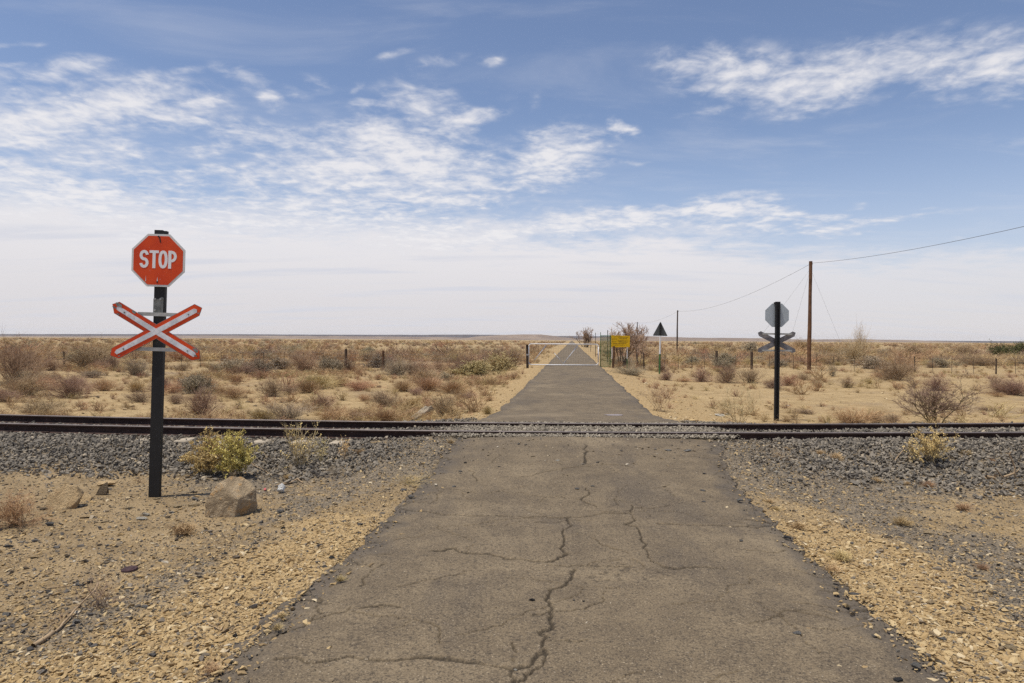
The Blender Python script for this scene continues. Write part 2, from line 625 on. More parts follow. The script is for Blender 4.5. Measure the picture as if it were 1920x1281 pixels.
def tinted(name, ramp, kind='INSTANCER', scale=25.0, bump=.3, rough=.9, attr='tint'):
    """stone colours picked per piece along a ramp of colours"""
    m, g, b = new_mat(name)
    if kind == 'OBJECT':
        oi = g.n.new('ShaderNodeObjectInfo'); t = oi.outputs['Random']
    else:
        t = g.attr(attr, kind)
    cr = g.n.new('ShaderNodeValToRGB')
    e = cr.color_ramp.elements
    while len(e) < len(ramp): e.new(.5)
    for i, (pp, cc) in enumerate(ramp):
        e[i].position = pp; e[i].color = (*cc, 1)
    g.l.new(t, cr.inputs[0])
    co = g.coord('Object')
    n = g.noise(co, scale, 5, .65)
    c = g.mix(g.smooth(n, .35, .7, .45, 0), cr.outputs[0], (.04, .034, .028), 'MIX')
    g.l.new(c, b.inputs['Base Color'])
    b.inputs['Roughness'].default_value = rough
    g.l.new(g.bump(n, bump, .02), b.inputs['Normal'])
    return m


def twig_mat(name, base, tip, leafy=False, rnd=.35, hue=.03):
    """base colour of the wood runs to the tip colour along each stem"""
    m, g, b = new_mat(name)
    h = g.attr('h')
    oi = g.n.new('ShaderNodeObjectInfo')
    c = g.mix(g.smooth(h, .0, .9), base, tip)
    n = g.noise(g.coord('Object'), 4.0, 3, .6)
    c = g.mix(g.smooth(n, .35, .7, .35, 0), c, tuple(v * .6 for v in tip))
    hsv = g.n.new('ShaderNodeHueSaturation')
    g.l.new(c, hsv.inputs['Color'])
    g.l.new(g.m('MULTIPLY_ADD', oi.outputs['Random'], rnd, 1 - rnd / 2), hsv.inputs['Value'])
    g.l.new(g.m('MULTIPLY_ADD', g.m('FRACT', g.mul(oi.outputs['Random'], 7.31)), hue, .5 - hue / 2), hsv.inputs['Hue'])
    g.l.new(hsv.outputs[0], b.inputs['Base Color'])
    b.inputs['Roughness'].default_value = .85
    b.inputs['Specular IOR Level'].default_value = .15
    return m


M_soil = ground_material()
M_road = road_material()
M_ballast = tinted('ballast_stone', [(0, (.105, .092, .078)), (.35, (.205, .180, .146)), (.62, (.295, .254, .200)),
                                     (.85, (.38, .322, .245)), (1, (.50, .41, .29))])
M_cross = tinted('crossing_stone', [(0, (.17, .145, .11)), (.5, (.34, .29, .22)), (1, (.50, .435, .34))])
M_tan = tinted('tan_shale', [(0, (.11, .088, .062)), (.14, (.27, .19, .105)), (.5, (.49, .335, .155)), (.8, (.62, .46, .24)), (1, (.72, .58, .37))])
M_dark = tinted('dark_gravel', [(0, (.06, .054, .048)), (.4, (.145, .126, .104)), (.72, (.25, .215, .168)), (.9, (.37, .31, .24)), (1, (.52, .39, .22))])
M_loose = tinted('mixed_pebble', [(0, (.06, .056, .053)), (.25, (.14, .125, .11)), (.5, (.26, .20, .13)), (.8, (.38, .285, .165)), (1, (.58, .50, .38))])

M_black = plain('black_post_paint', (.014, .014, .015), .55, 0, .35, 6, .1, spec=.4)
M_rust_rail = plain('rusted_rail_steel', (.060, .033, .026), .8, 0.1, .45, 9, .3)
M_rail_top = plain('worn_rail_head', (.17, .14, .13), .55, .25, .3, 5, .05)
M_concrete = plain('weathered_concrete', (.44, .37, .28), .9, 0, .3, 7, .3)
M_white_refl = plain('white_sign_sheet', (.86, .86, .86), .45, 0, .03, 6)
M_border = plain('grey_white_border', (.74, .75, .72), .5, 0, .12, 9)
M_strap = plain('galvanised_strap', (.50, .50, .47), .5, .35, .3, 8)
M_bare = plain('bare_weathered_metal', (.30, .31, .28), .6, .3, .45, 14)
M_galv = plain('galvanised_tube', (.74, .74, .75), .45, .05, .1, 9)
M_backplate = plain('pale_sign_back', (.47, .52, .55), .45, .25, .12, 5)
M_backboard = plain('dark_board_back', (.25, .235, .24), .5, .2, .4, 9)
M_greyback = plain('dark_grey_sign_back', (.115, .125, .125), .6, .2, .25, 6)
M_yellow = plain('yellow_sign_paint', (.78, .47, .004), .5, 0, .12, 3)
M_ink = plain('black_lettering', (.05, .045, .02), .6, 0, .1, 5)
M_green = plain('green_paint', (.055, .15, .042), .6, 0, .25, 7)
M_greenw = plain('green_mesh_wire', (.075, .16, .055), .6, 0, .2, 7)
M_wood = plain('weathered_pole_wood', (.165, .085, .045), .85, 0, .45, 3, .4, rnd=.4)
M_wood_d = plain('dark_old_wood', (.085, .058, .04), .9, 0, .45, 5, .4, rnd=.4)
M_wire = plain('fence_wire', (.12, .11, .10), .6, .4, .2, 5)
M_steelpost = plain('thin_steel_post', (.075, .06, .05), .7, .3, .3, 5)
M_whitep = plain('white_pole_paint', (.74, .74, .73), .5, 0, .1, 6)
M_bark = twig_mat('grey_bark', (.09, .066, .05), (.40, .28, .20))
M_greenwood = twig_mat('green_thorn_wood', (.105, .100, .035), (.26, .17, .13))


def sign_red():
    m, g, b = new_mat('faded_sign_red')
    co = g.coord('Object')
    n = g.noise(co, 3.5, 5, .6)
    c = g.mix(g.smooth(n, .35, .7), (.62, .050, .005), (.76, .078, .008))
    st = g.noise(g.vmul(co, (18, 1, 1.2)), 2.0, 4, .6)
    c = g.mix(g.smooth(st, .62, .80, 0, .5), c, (.42, .052, .016))
    sp = g.noise(co, 40, 3, .6)
    c = g.mix(g.smooth(sp, .70, .76, 0, .8), c, (.50, .46, .42))
    g.l.new(c, b.inputs['Base Color'])
    b.inputs['Roughness'].default_value = .5
    b.inputs['Specular IOR Level'].default_value = .35
    return m


def worn_white():
    m, g, b = new_mat('worn_white_stripe')
    co = g.coord('Object')
    n = g.noise(co, 9, 6, .65)
    c = g.mix(g.smooth(n, .40, .66), (.62, .63, .65), (.84, .84, .86))
    n2 = g.noise(co, 30, 4, .65)
    c = g.mix(g.smooth(n2, .63, .70, 0, .85), c, (.22, .21, .20))
    g.l.new(c, b.inputs['Base Color'])
    b.inputs['Roughness'].default_value = .55
    return m


M_red = sign_red()
M_stripe = worn_white()


# ------------------------------------------------------------------ ground sheet
def build_ground():
    rad = [0.6]
    while rad[-1] < 11000:
        r = rad[-1]
        rad.append(r * (1.05 if r < 2.5 else 1.014 if r < 30 else 1.03 if r < 200 else 1.10))
    rad = np.array(rad)
    a_d = np.radians(np.arange(-46, 46.01, 0.19))
    a_c = np.radians(np.arange(50, 311, 5.0))
    ang = np.concatenate([a_d, a_c, [a_d[0] + 2 * math.pi]])
    R, A = np.meshgrid(rad, ang, indexing='ij')
    X, Y = R * np.sin(A), R * np.cos(A)
    Z = ground_z(X, Y)
    Z[:, -1] = Z[:, 0]
    tan_, dark, t, au = zones(X, Y)
    sand = sst(1.5, 3.5, t)
    # drier, sandier pan on the right of the near side
    sand = np.maximum(sand, .75 * sst(3.0, 5.5, X - road_cx(Y)) * sst(-.2, .5, fbm(X, Y, 3, 3, 51) + .4))
    V = np.stack([X, Y, Z], -1).reshape(-1, 3)
    F = grid_faces(len(rad), len(ang))[:, ::-1]
    c = len(V)
    V = np.concatenate([V, [[0, 0, float(ground_z(0, 0))]]])
    q = lambda a: np.concatenate([a.ravel(), [0.]])
    me = np_mesh('ground', V, F, True, {'tan': q(tan_), 'dark': q(dark), 'sand': q(sand)})
    o = link('ground', me, M_soil)
    tag(o, 'dry sandy veld of dirt, shale and grit', kind='structure')
    # close the small hole under the camera
    return o


build_ground()

# cracks in the asphalt, as pixel polylines of the photograph laid on the road
C8 = lambda pts: [(700 + x / 2.459, 760 + y / 2.459) for x, y in pts]
C6 = lambda pts: [(x / 2.133, 780 + y / 2.133) for x, y in pts]
C7 = lambda pts: [(1200 + x / 2.557, 780 + y / 2.557) for x, y in pts]
CRACKS = [  # width m, depth, polyline
    (.008, C8([(130, 470), (250, 490), (400, 505), (600, 512), (730, 515), (860, 518), (960, 515), (1060, 498), (1190, 495)])),
    (.012, C8([(895, 522), (870, 580), (862, 660), (850, 710), (800, 722), (700, 712), (560, 695), (400, 678), (370, 660), (270, 672)])),
    (.011, C8([(1190, 460), (1185, 500), (1160, 548), (1215, 560), (1235, 620), (1268, 695), (1340, 745), (1500, 745), (1620, 752)])),
    (.014, C8([(930, 755), (915, 795), (880, 830), (815, 850), (800, 900), (825, 930), (825, 1010), (770, 1045), (785, 1085), (785, 1140), (740, 1170), (640, 1215), (645, 1275)])),
    (.010, C8([(790, 1120), (790, 1160), (760, 1210), (700, 1255), (660, 1278)])),
    (.008, C6([(1110, 970), (1170, 965), (1260, 990), (1400, 960), (1640, 970), (1720, 965), (1850, 975)]) + C8([(290, 1160), (400, 1172), (560, 1200), (640, 1215)])),
    (.008, C8([(1310, 545), (1480, 552)]) + C7([(320, 525), (400, 525), (560, 535), (620, 520)])),
    (.006, C8([(670, 330), (800, 305), (930, 285), (1190, 285)])),
    (.020, C8([(975, 180), (978, 225), (985, 270)])),
    (.009, C8([(980, 380), (960, 440), (1030, 470)])),
    (.008, C8([(440, 300), (475, 350)])),
    (.006, C8([(1195, 475), (1290, 475), (1360, 462)])),
    (.006, C8([(810, 735), (900, 742), (1000, 745), (1190, 742)])),
    (.006, C6([(1440, 770), (1530, 755), (1600, 765)])),
    (.007, C6([(1440, 680), (1480, 625), (1540, 590)])),
    (.006, C8([(640, 1090), (655, 1150), (650, 1180)])),
    (.005, C8([(800, 1085), (900, 1085), (985, 1080)])),
    (.006, C6([(1230, 700), (1290, 735), (1290, 790), (1240, 820)])),
    (.007, C6([(1000, 905), (1080, 890), (1150, 850), (1250, 815), (1330, 790), (1400, 765)])),
    (.005, C8([(0, 930), (120, 925)])),
    (.005, C7([(500, 640), (640, 655), (700, 640)])),
]


def fine_cracks():
    rg = np.random.default_rng(41)
    out = []
    for i in range(38):
        y = 3.3 + 6.8 * rg.uniform() ** 1.2
        x = float(road_cx(y)) + rg.uniform(-1.7, 1.7)
        a = rg.choice([0.0, math.pi / 2, 0.0]) + rg.normal(0, .35)
        P = [np.array([x, y])]
        for k in range(rg.integers(3, 9)):
            a += rg.normal(0, .45)
            P.append(P[-1] + np.array([math.cos(a), math.sin(a)]) * rg.uniform(.05, .22))
        out.append((rg.uniform(.0020, .0038), P))
        if i % 3 == 0:      # a side branch
            q = P[len(P) // 2]; b = a + rg.choice([-1, 1]) * rg.uniform(.7, 1.4)
            B = [q]
            for k in range(3):
                b += rg.normal(0, .4)
                B.append(B[-1] + np.array([math.cos(b), math.sin(b)]) * rg.uniform(.05, .15))
            out.append((.003, B))
    # crumbling margins: short cracks running in from both edges
    for i in range(46):
        y = 3.2 + 7.0 * rg.uniform()
        sd = rg.choice([-1, 1])
        x = float(road_cx(y)) + sd * (float(road_hw(0, y)) - .02)
        a = (math.pi if sd > 0 else 0) + rg.normal(0, .6)
        P = [np.array([x, y])]
        for k in range(4):
            a += rg.normal(0, .6)
            P.append(P[-1] + np.array([math.cos(a), math.sin(a)]) * rg.uniform(.03, .11))
        out.append((rg.uniform(.004, .007), P))
    return out


def crack_field(X, Y):
    D = np.zeros_like(X)
    rng = np.random.default_rng(5)
    CRACKS.extend(fine_cracks())
    for w, pts in CRACKS:
        P = pts if isinstance(pts[0], np.ndarray) else [np.array(at(px, min(py, 1281 + 40)))[:2] for px, py in pts]
        # refine with jagged mid-points
        for lev in range(3):
            Q = [P[0]]
            for a, b in zip(P[:-1], P[1:]):
                d = b - a
                m = (a + b) / 2 + np.array([-d[1], d[0]]) * rng.normal(0, .10)
                Q += [m, b]
            P = Q
        P = np.array(P)
        lo, hi = P.min(0) - .08, P.max(0) + .08
        sel = (X > lo[0]) & (X < hi[0]) & (Y > lo[1]) & (Y < hi[1])
        if not sel.any(): continue
        x, y = X[sel], Y[sel]
        best = np.full(x.shape, 9.)
        for a, b in zip(P[:-1], P[1:]):
            d = b - a
            L2 = d @ d + 1e-12
            s = np.clip(((x - a[0]) * d[0] + (y - a[1]) * d[1]) / L2, 0, 1)
            lat = abs(d[0]) / math.sqrt(L2)      # cross cracks have opened wider than long ones
            best = np.minimum(best, np.hypot(x - a[0] - s * d[0], y - a[1] - s * d[1]) / (.9 + 1.15 * lat ** 2))
        ww = w * .88 * (.22 + .9 * vnoise(x * 9, y * 9, 3) + .5 * vnoise(x * 31, y * 31, 4))
        best = best + w * .7 * (vnoise(x * 60, y * 60, 6) - .5)
        v = 1 - sst(ww * .45, ww * 1.25, best)
        D[sel] = np.maximum(D[sel], v)
    return D


def build_road():
    # near apron: fine grid so that cracks are cut into it
    ys = [1.6]
    while ys[-1] < 10.66: ys.append(ys[-1] * 1.0022 if ys[-1] > 3 else ys[-1] * 1.02)
    ys = np.array(ys)
    us = np.linspace(-1, 1, 430)
    Yg, Ug = np.meshgrid(ys, us, indexing='ij')
    cx = road_cx(Yg)
    hw0 = road_hw(cx, Yg)
    jl = .16 * fbm(Yg * 0 - 3, Yg, .8, 4, 61) + .07 * fbm(Yg * 0 - 3, Yg, .16, 3, 63)
    jr = .16 * fbm(Yg * 0 + 3, Yg, .8, 4, 62) + .07 * fbm(Yg * 0 + 3, Yg, .16, 3, 64)
    hw = hw0 + np.where(Ug < 0, jl, jr) * np.abs(Ug) ** 3
    X = cx + Ug * hw
    Yend = track_y(X) - 0.80
    Y = np.minimum(Yg, Yend + .05 * fbm(X, X * 0, .3, 3, 8))
    Z = road_z(X, Y) + .0035 * fbm(X, Y, .12, 3, 70) + .002 * fbm(X, Y, .03, 2, 71)
    dist = (1 - np.abs(Ug)) * hw
    ch = fbm(X, Y, .22, 3, 66)
    edge = (1 - sst(.02, .34, dist + .16 * ch))
    Z -= edge * (.018 + .022 * np.clip(fbm(X, Y, .09, 2, 67), 0, 1))
    Z = np.where(np.abs(Ug) > .9985, Z - .07, Z)
    # broken patch in the middle of the lane
    pc = at(1150, 1070)
    pr = np.hypot((X - pc.x) / .42, (Y - pc.y) / .30) + .5 * fbm(X, Y, .18, 3, 68)
    patch = 1 - sst(.6, 1.1, pr)
    rough = fbm(X, Y, .045, 2, 69)
    Z -= patch * .010 * np.clip(rough + .3, 0, 1)
    crack = crack_field(X, Y)
    Z -= crack * .018
    crack = np.maximum(crack, patch * sst(.15, .6, rough) * .7)
    V = np.stack([X, Y, Z], -1).reshape(-1, 3)
    me = np_mesh('road', V, grid_faces(len(ys), len(us)), True, {'crack': crack, 'edge': edge * .8})
    link('road', me, M_road)
    r = bpy.data.objects['road']
    tag(r, 'cracked single lane asphalt road before the railway', kind='structure')
    # far stretch beyond the rails
    ys = [12.3]
    while ys[-1] < 1500: ys.append(ys[-1] * (1.006 if ys[-1] < 45 else 1.04))
    ys = np.array(ys)
    us = np.linspace(-1, 1, 61)
    Yg, Ug = np.meshgrid(ys, us, indexing='ij')
    cx = road_cx(Yg)
    jl = .16 * fbm(Yg * 0 - 3, Yg, 1.1, 4, 61) + .06 * fbm(Yg * 0 - 3, Yg, .3, 2, 63)
    jr = .16 * fbm(Yg * 0 + 3, Yg, 1.1, 4, 62) + .06 * fbm(Yg * 0 + 3, Yg, .3, 2, 64)
    hw = road_hw(cx, Yg) + np.where(Ug < 0, jl, jr) * np.abs(Ug) ** 3
    X = cx + Ug * hw
    Y = np.maximum(Yg, track_y(X) + .95 + .05 * fbm(X, X * 0, .3, 3, 9))
    Z = road_z(X, Y) + .004 * fbm(X, Y, .3, 3, 70)
    dist = (1 - np.abs(Ug)) * hw
    edge = 1 - sst(.02, .3, dist + .15 * fbm(X, Y, .3, 2, 66))
    Z = np.where(np.abs(Ug) > .99, Z - .07, Z)
    V = np.stack([X, Y, Z], -1).reshape(-1, 3)
    me = np_mesh('far_road', V, grid_faces(len(ys), len(us)), True, {'crack': X * 0, 'edge': edge * .6})
    o = link('road', me, M_road)
    tag(o, 'straight grey road running on beyond the railway to the horizon', kind='structure')


build_road()


# ------------------------------------------------------------------ hills on the horizon
def build_hills():
    def ridge(name, prof, dist, depth, m, seed, label):
        px = np.array([p[0] for p in prof], float); top = np.array([p[1] for p in prof], float)
        xs = np.linspace(px[0], px[-1], 420)
        tp = np.interp(xs, px, top)
        hor = 637.3 + (xs - 960) * ROLL
        h = (hor - tp) / F_PX * dist + CAM_H
        X = (xs - 960) / F_PX * dist
        h = np.maximum(h + 1.6 * fbm(X, X * 0, 160, 3, seed), .0)
        rows = []
        prof2 = [(-1.0, -.02), (-.75, .10), (-.45, .34), (-.2, .70), (-.08, .93), (0, 1.0), (.3, 1.0), (1.0, -.02)]
        for k, (dd, hh) in enumerate(prof2):
            gul = 1 + .35 * fbm(X, X * 0 + k * 60, 90, 3, seed + 3) * (1 if 0 < k < 4 else 0)
            Yk = dist + dd * depth + 40 * fbm(X, X * 0 + k, 260, 3, seed + 9)
            rows.append(np.stack([X, Yk, h * hh * gul - 4], -1))
        V = np.concatenate(rows)
        me = np_mesh(name, V, grid_faces(len(prof2), len(xs)), False)
        o = link(name, me, m)
        tag(o, label, kind='structure')

    def hill_mat(name, c1, c2, c3):
        m, g, b = new_mat(name)
        p = g.pos()
        n = g.noise(p, .004, 6, .62)
        c = g.mix(g.smooth(n, .38, .62), c1, c2)
        zz = g.sep(p)[2]
        n2 = g.noise(g.vmul(p, (1, 1, 6)), .012, 4, .6)
        c = g.mix(g.smooth(n2, .5, .66, 0, .6), c, c3)
        g.l.new(c, b.inputs['Base Color'])
        return m
    far_m = hill_mat('far_hill_scrub', (.075, .066, .070), (.11, .094, .092), (.085, .076, .08))
    mesa_m = hill_mat('mesa_slope', (.195, .145, .112), (.265, .20, .148), (.16, .125, .105))
    ridge('hills', [(-700, 620), (-300, 622), (0, 625.8), (250, 626), (450, 626.2), (560, 626.8), (700, 627.3), (880, 627), (1000, 628), (1040, 629.4), (1090, 629.6), (1180, 631),
                    (1300, 633.4), (1480, 636), (1620, 637.2), (1750, 638.3), (1920, 639.4), (2300, 641), (2700, 643)], 7600, 700, far_m, 3,
          'long low dark ridge along the horizon')
    ridge('hills', [(860, 634), (900, 629.5), (950, 627), (985, 626.1), (1015, 626.2), (1032, 628.2), (1052, 631), (1080, 634), (1110, 637.5)], 5200, 500, mesa_m, 5,
          'low tan mesa left of where the road vanishes')
    ridge('hills', [(1085, 637), (1120, 632.5), (1160, 630), (1205, 629), (1250, 630.6), (1290, 632), (1330, 632.4), (1380, 632.7), (1420, 632.9), (1460, 634), (1500, 636),
                    (1560, 635.6), (1620, 635.4), (1690, 636.4), (1740, 638), (1790, 640), (1850, 642)], 5000, 500, mesa_m, 8,
          'long tan flat topped hill on the right of the road')
    ridge('hills', [(-500, 628.5), (-100, 629), (200, 629), (330, 628.4), (470, 628.6), (600, 629.5), (720, 630.3), (820, 631), (900, 633), (960, 637)], 6000, 500, mesa_m, 12,
          'faint tan hill line on the left horizon')


build_hills()


# ------------------------------------------------------------------ stones as instanced stuff
def hull_stone(name, seed, sx, sy, sz, n=14, mat=None):
    r = random.Random(seed)
    bm = bmesh.new()
    for _ in range(n):
        v = Vector((r.gauss(0, 1), r.gauss(0, 1), r.gauss(0, 1))).normalized()
        v *= r.uniform(.8, 1.1)
        bm.verts.new((v.x * sx / 2, v.y * sy / 2, v.z * sz / 2))
    res = bmesh.ops.convex_hull(bm, input=bm.verts)
    junk = [e for e in res['geom_interior'] if isinstance(e, bmesh.types.BMVert)]
    if junk: bmesh.ops.delete(bm, geom=junk, context='VERTS')
    me = bm_mesh(name, bm)
    if mat: me.materials.append(mat)
    return me


def scatter(name, P, rot, scl, tint, var, sources, label, cat=None):
    """points carrying instances of a few shared meshes; one object of kind stuff"""
    me = bpy.data.meshes.new(name)
    n = len(P)
    me.vertices.add(n); me.vertices.foreach_set('co', np.asarray(P, np.float32).ravel())
    for nm, arr in (('rot', rot), ('scl', scl)):
        a = me.attributes.new(nm, 'FLOAT_VECTOR', 'POINT')
        a.data.foreach_set('vector', np.asarray(arr, np.float32).ravel())
    a = me.attributes.new('tint', 'FLOAT', 'POINT'); a.data.foreach_set('value', np.asarray(tint, np.float32))
    a = me.attributes.new('var', 'INT', 'POINT'); a.data.foreach_set('value', np.asarray(var, np.int32))
    o = link(name, me)
    tag(o, label, kind='stuff')
    t = bpy.data.node_groups.new(name + '_scatter', 'GeometryNodeTree')
    t.interface.new_socket('Geometry', in_out='INPUT', socket_type='NodeSocketGeometry')
    t.interface.new_socket('Geometry', in_out='OUTPUT', socket_type='NodeSocketGeometry')
    N, L = t.nodes, t.links
    gi, go = N.new('NodeGroupInput'), N.new('NodeGroupOutput')
    iop = N.new('GeometryNodeInstanceOnPoints')
    g2i = N.new('GeometryNodeJoinGeometry')
    for s in reversed(sources):
        so = bpy.data.objects.new('stone', s)
        so.use_fake_user = False
        oi = N.new('GeometryNodeObjectInfo')
        oi.inputs['Object'].default_value = so
        oi.inputs['As Instance'].default_value = True
        L.new(oi.outputs['Geometry'], g2i.inputs[0])
    def na(nm, ty):
        x = N.new('GeometryNodeInputNamedAttribute'); x.data_type = ty; x.inputs['Name'].default_value = nm
        return x.outputs['Attribute']
    e2r = N.new('FunctionNodeEulerToRotation')
    L.new(na('rot', 'FLOAT_VECTOR'), e2r.inputs[0])
    m2p = N.new('GeometryNodeMeshToPoints')
    L.new(gi.outputs[0], m2p.inputs['Mesh'])
    L.new(m2p.outputs[0], iop.inputs['Points'])
    L.new(g2i.outputs[0], iop.inputs['Instance'])
    iop.inputs['Pick Instance'].default_value = True
    L.new(na('var', 'INT'), iop.inputs['Instance Index'])
    L.new(e2r.outputs[0], iop.inputs['Rotation'])
    L.new(na('scl', 'FLOAT_VECTOR'), iop.inputs['Scale'])
    L.new(iop.outputs[0], go.inputs[0])
    md = o.modifiers.new('scatter', 'NODES')
    md.node_group = t
    return o


def rand_rot(n, tilt):
    return np.stack([RNG.normal(0, tilt, n), RNG.normal(0, tilt, n), RNG.uniform(0, 6.283, n)], 1)


def in_view(X, Y, margin=1.0):
    return (np.abs(X) < Y * .80 + margin)


def build_stones():
    ball = [hull_stone('ballast_stone', 100 + i, 1.0, .70, .40, 12, M_ballast) for i in range(8)]
    cross = [hull_stone('crossing_stone', 150 + i, 1.0, .75, .55, 11, M_cross) for i in range(6)]
    tan_ = [hull_stone('shale_chip', 200 + i, 1.0, .72, .34, 10, M_tan) for i in range(8)]
    drk = [hull_stone('gravel_chip', 250 + i, 1.0, .75, .45, 9, M_dark) for i in range(6)]
    mix = [hull_stone('pebble', 300 + i, 1.0, .72, .40, 10, M_loose) for i in range(6)]

    # ballast shoulder and bed
    n = 150000
    X = RNG.uniform(-15, 15, n)
    t = RNG.uniform(-3.7, 2.3, n)
    Y = track_y(X) + t
    au = np.abs(X - road_cx(Y)) - road_hw(X, Y)
    nn = fbm(X, Y, .8, 3, 91)
    keep = np.where(t < 0, 1 - sst(-2.15, -2.75, t + .35 * nn) , 1 - sst(1.3, 2.2, t + .3 * nn))
    keep = np.where(t < 0, sst(-3.3, -2.0, t + .6 * nn), keep)
    keep = keep * (au > .05 + .12 * nn) * in_view(X, Y, 2.5)
    # thins out to finer gravel near the road edge
    keep *= np.where(t < 0, .25 + .75 * sst(.1, 1.6, au + .4 * nn), 1)
    keep *= (np.abs(np.abs(t) - .565) > .085)
    xs0 = at(560, 832).x
    ph = np.abs((X - xs0 + .31) % .62 - .31)
    keep *= np.where((ph < .15) & (t > -1.2) & (t < -.80) & (X < -1.7) & (X > -5.5), .06, 1)
    k = RNG.uniform(0, 1, n) < keep
    X, Y, t, au = X[k], Y[k], t[k], au[k]
    m = len(X)
    Z = ground_z(X, Y) + RNG.uniform(.0, .038, m)
    s = RNG.lognormal(math.log(.062), .28, m)
    s *= .62 + .38 * sst(.1, 1.4, au)
    scatter('ballast', np.stack([X, Y, Z], 1), rand_rot(m, .62), np.stack([s, s * RNG.uniform(.7, 1.1, m), s * RNG.uniform(.7, 1.25, m)], 1),
            np.clip(RNG.normal(.46, .22, m), 0, 1), RNG.integers(0, 8, m), ball, 'grey crushed stone ballast banked along the rails')

    # pale gravel packed between the rails on the crossing
    n = 26000
    X = RNG.uniform(-2.2, 4.6, n); t = RNG.uniform(-.88, 1.0, n)
    Y = track_y(X) + t
    au = np.abs(X - road_cx(Y)) - road_hw(X, Y)
    k = (au < .25 * RNG.uniform(-.6, 1.6, n)) & (np.abs(np.abs(t) - .565) > .05)
    X, Y, t = X[k], Y[k], t[k]; m = len(X)
    Z = rail_z(X) - .046 - .012 * (np.abs(t) < .5) + RNG.uniform(-.012, .014, m)
    s = RNG.lognormal(math.log(.038), .36, m)
    scatter('crossing_gravel', np.stack([X, Y, Z], 1), rand_rot(m, .5), np.stack([s, s, s], 1),
            np.clip(RNG.normal(.5, .25, m), 0, 1), RNG.integers(0, 6, m), cross, 'pale gravel packed between the rails on the crossing')

    # shoulders and dirt of the near side, and the tan verge beyond
    n = 800000
    Y = 2.6 + 11.5 * RNG.uniform(0, 1, n) ** 1.6
    X = RNG.uniform(-1, 1, n) * (Y * .80 + .8)
    tan_w, dark_w, t, au = zones(X, Y)
    onroad = au < -.02
    near = t < -.9
    dens = 1.0 / (1 + (Y / 5.5) ** 1.5)          # thinner where the pieces become too small to see
    r = RNG.uniform(0, 1, n)
    edge_spill = np.exp(-np.maximum(-au, 0) / .15) * .55
    def pick(w, d):
        return near & (RNG.uniform(0, 1, n) < w * d)
    w_t = np.where(onroad, edge_spill * .4, np.maximum(tan_w, .10 + .25 * np.exp(-np.maximum(au - 1.0, 0) / .8)))
    w_d = np.where(onroad, edge_spill * .5, np.maximum(dark_w, .09))
    k = pick(w_t, .50 * (.35 + .65 * dens)); X1, Y1 = X[k], Y[k]; m = len(X1)
    s = np.clip(RNG.lognormal(math.log(.0225), .55, m), .006, .08)
    road_m = au[k] < 0
    Z1 = np.where(road_m, road_z(X1, Y1) - .012, ground_z(X1, Y1)) + s * .09
    scatter('tan_gravel', np.stack([X1, Y1, Z1], 1), rand_rot(m, .30), np.stack([s, s * RNG.uniform(.6, 1.1, m), s * RNG.uniform(.7, 1.3, m)], 1),
            np.clip(RNG.normal(.55, .22, m), 0, 1), RNG.integers(0, 8, m), tan_, 'tan shale chips on the road shoulders')
    k = pick(w_d, .42 * (.40 + .60 * dens)); X1, Y1 = X[k], Y[k]; m = len(X1)
    s = np.clip(RNG.lognormal(math.log(.015), .50, m), .006, .06)
    road_m = au[k] < 0
    Z1 = np.where(road_m, road_z(X1, Y1) - .012, ground_z(X1, Y1)) + s * .12
    scatter('dark_gravel', np.stack([X1, Y1, Z1], 1), rand_rot(m, .4), np.stack([s, s, s], 1),
            np.clip(RNG.normal(.42, .25, m), 0, 1), RNG.integers(0, 6, m), drk, 'dark grey fine gravel spread beside the shoulders')
    w_l = np.where(onroad, .006 + .16 * sst(-4.6, -1.2, t) ** 2, (1 - .6 * tan_w) * (1 - .5 * dark_w))
    k = pick(w_l, .105) ; X1, Y1 = X[k], Y[k]; m = len(X1)
    s = np.clip(RNG.lognormal(math.log(.017), .62, m), .006, .085)
    road_m = au[k] < 0
    s = np.where(road_m, np.where(Y1 - track_y(X1) > -4.2, np.clip(s * 1.7, .016, .07), np.minimum(s, .02)), s)
    Z1 = np.where(road_m, road_z(X1, Y1), ground_z(X1, Y1)) + s * .10
    scatter('loose_pebbles', np.stack([X1, Y1, Z1], 1), rand_rot(m, .3), np.stack([s, s, s], 1),
            np.clip(RNG.normal(.45, .27, m) + .12 * road_m, 0, 1), RNG.integers(0, 6, m), mix, 'mixed small stones strewn over the dirt and road')

    # stones on the far side of the track
    n = 60000
    Y = 13.0 + 32 * RNG.uniform(0, 1, n) ** 1.7
    X = RNG.uniform(-1, 1, n) * (Y * .78 + 1)
    tan_w, dark_w, t, au = zones(X, Y)
    clump = sst(.05, .5, fbm(X, Y, 1.6, 3, 97))
    k = (t > 1.2) & (au > .02) & (RNG.uniform(0, 1, n) < .10 + .35 * clump + .3 * tan_w)
    X1, Y1 = X[k], Y[k]; m = len(X1)
    s = np.clip(RNG.lognormal(math.log(.034), .6, m), .012, .22)
    Z1 = ground_z(X1, Y1) + s * .1
    scatter('veld_stones', np.stack([X1, Y1, Z1], 1), rand_rot(m, .3), np.stack([s, s, s], 1),
            np.clip(RNG.normal(.62, .22, m), 0, 1), RNG.integers(0, 8, m), tan_, 'tan and brown stones strewn over the veld beyond the rails')


build_stones()


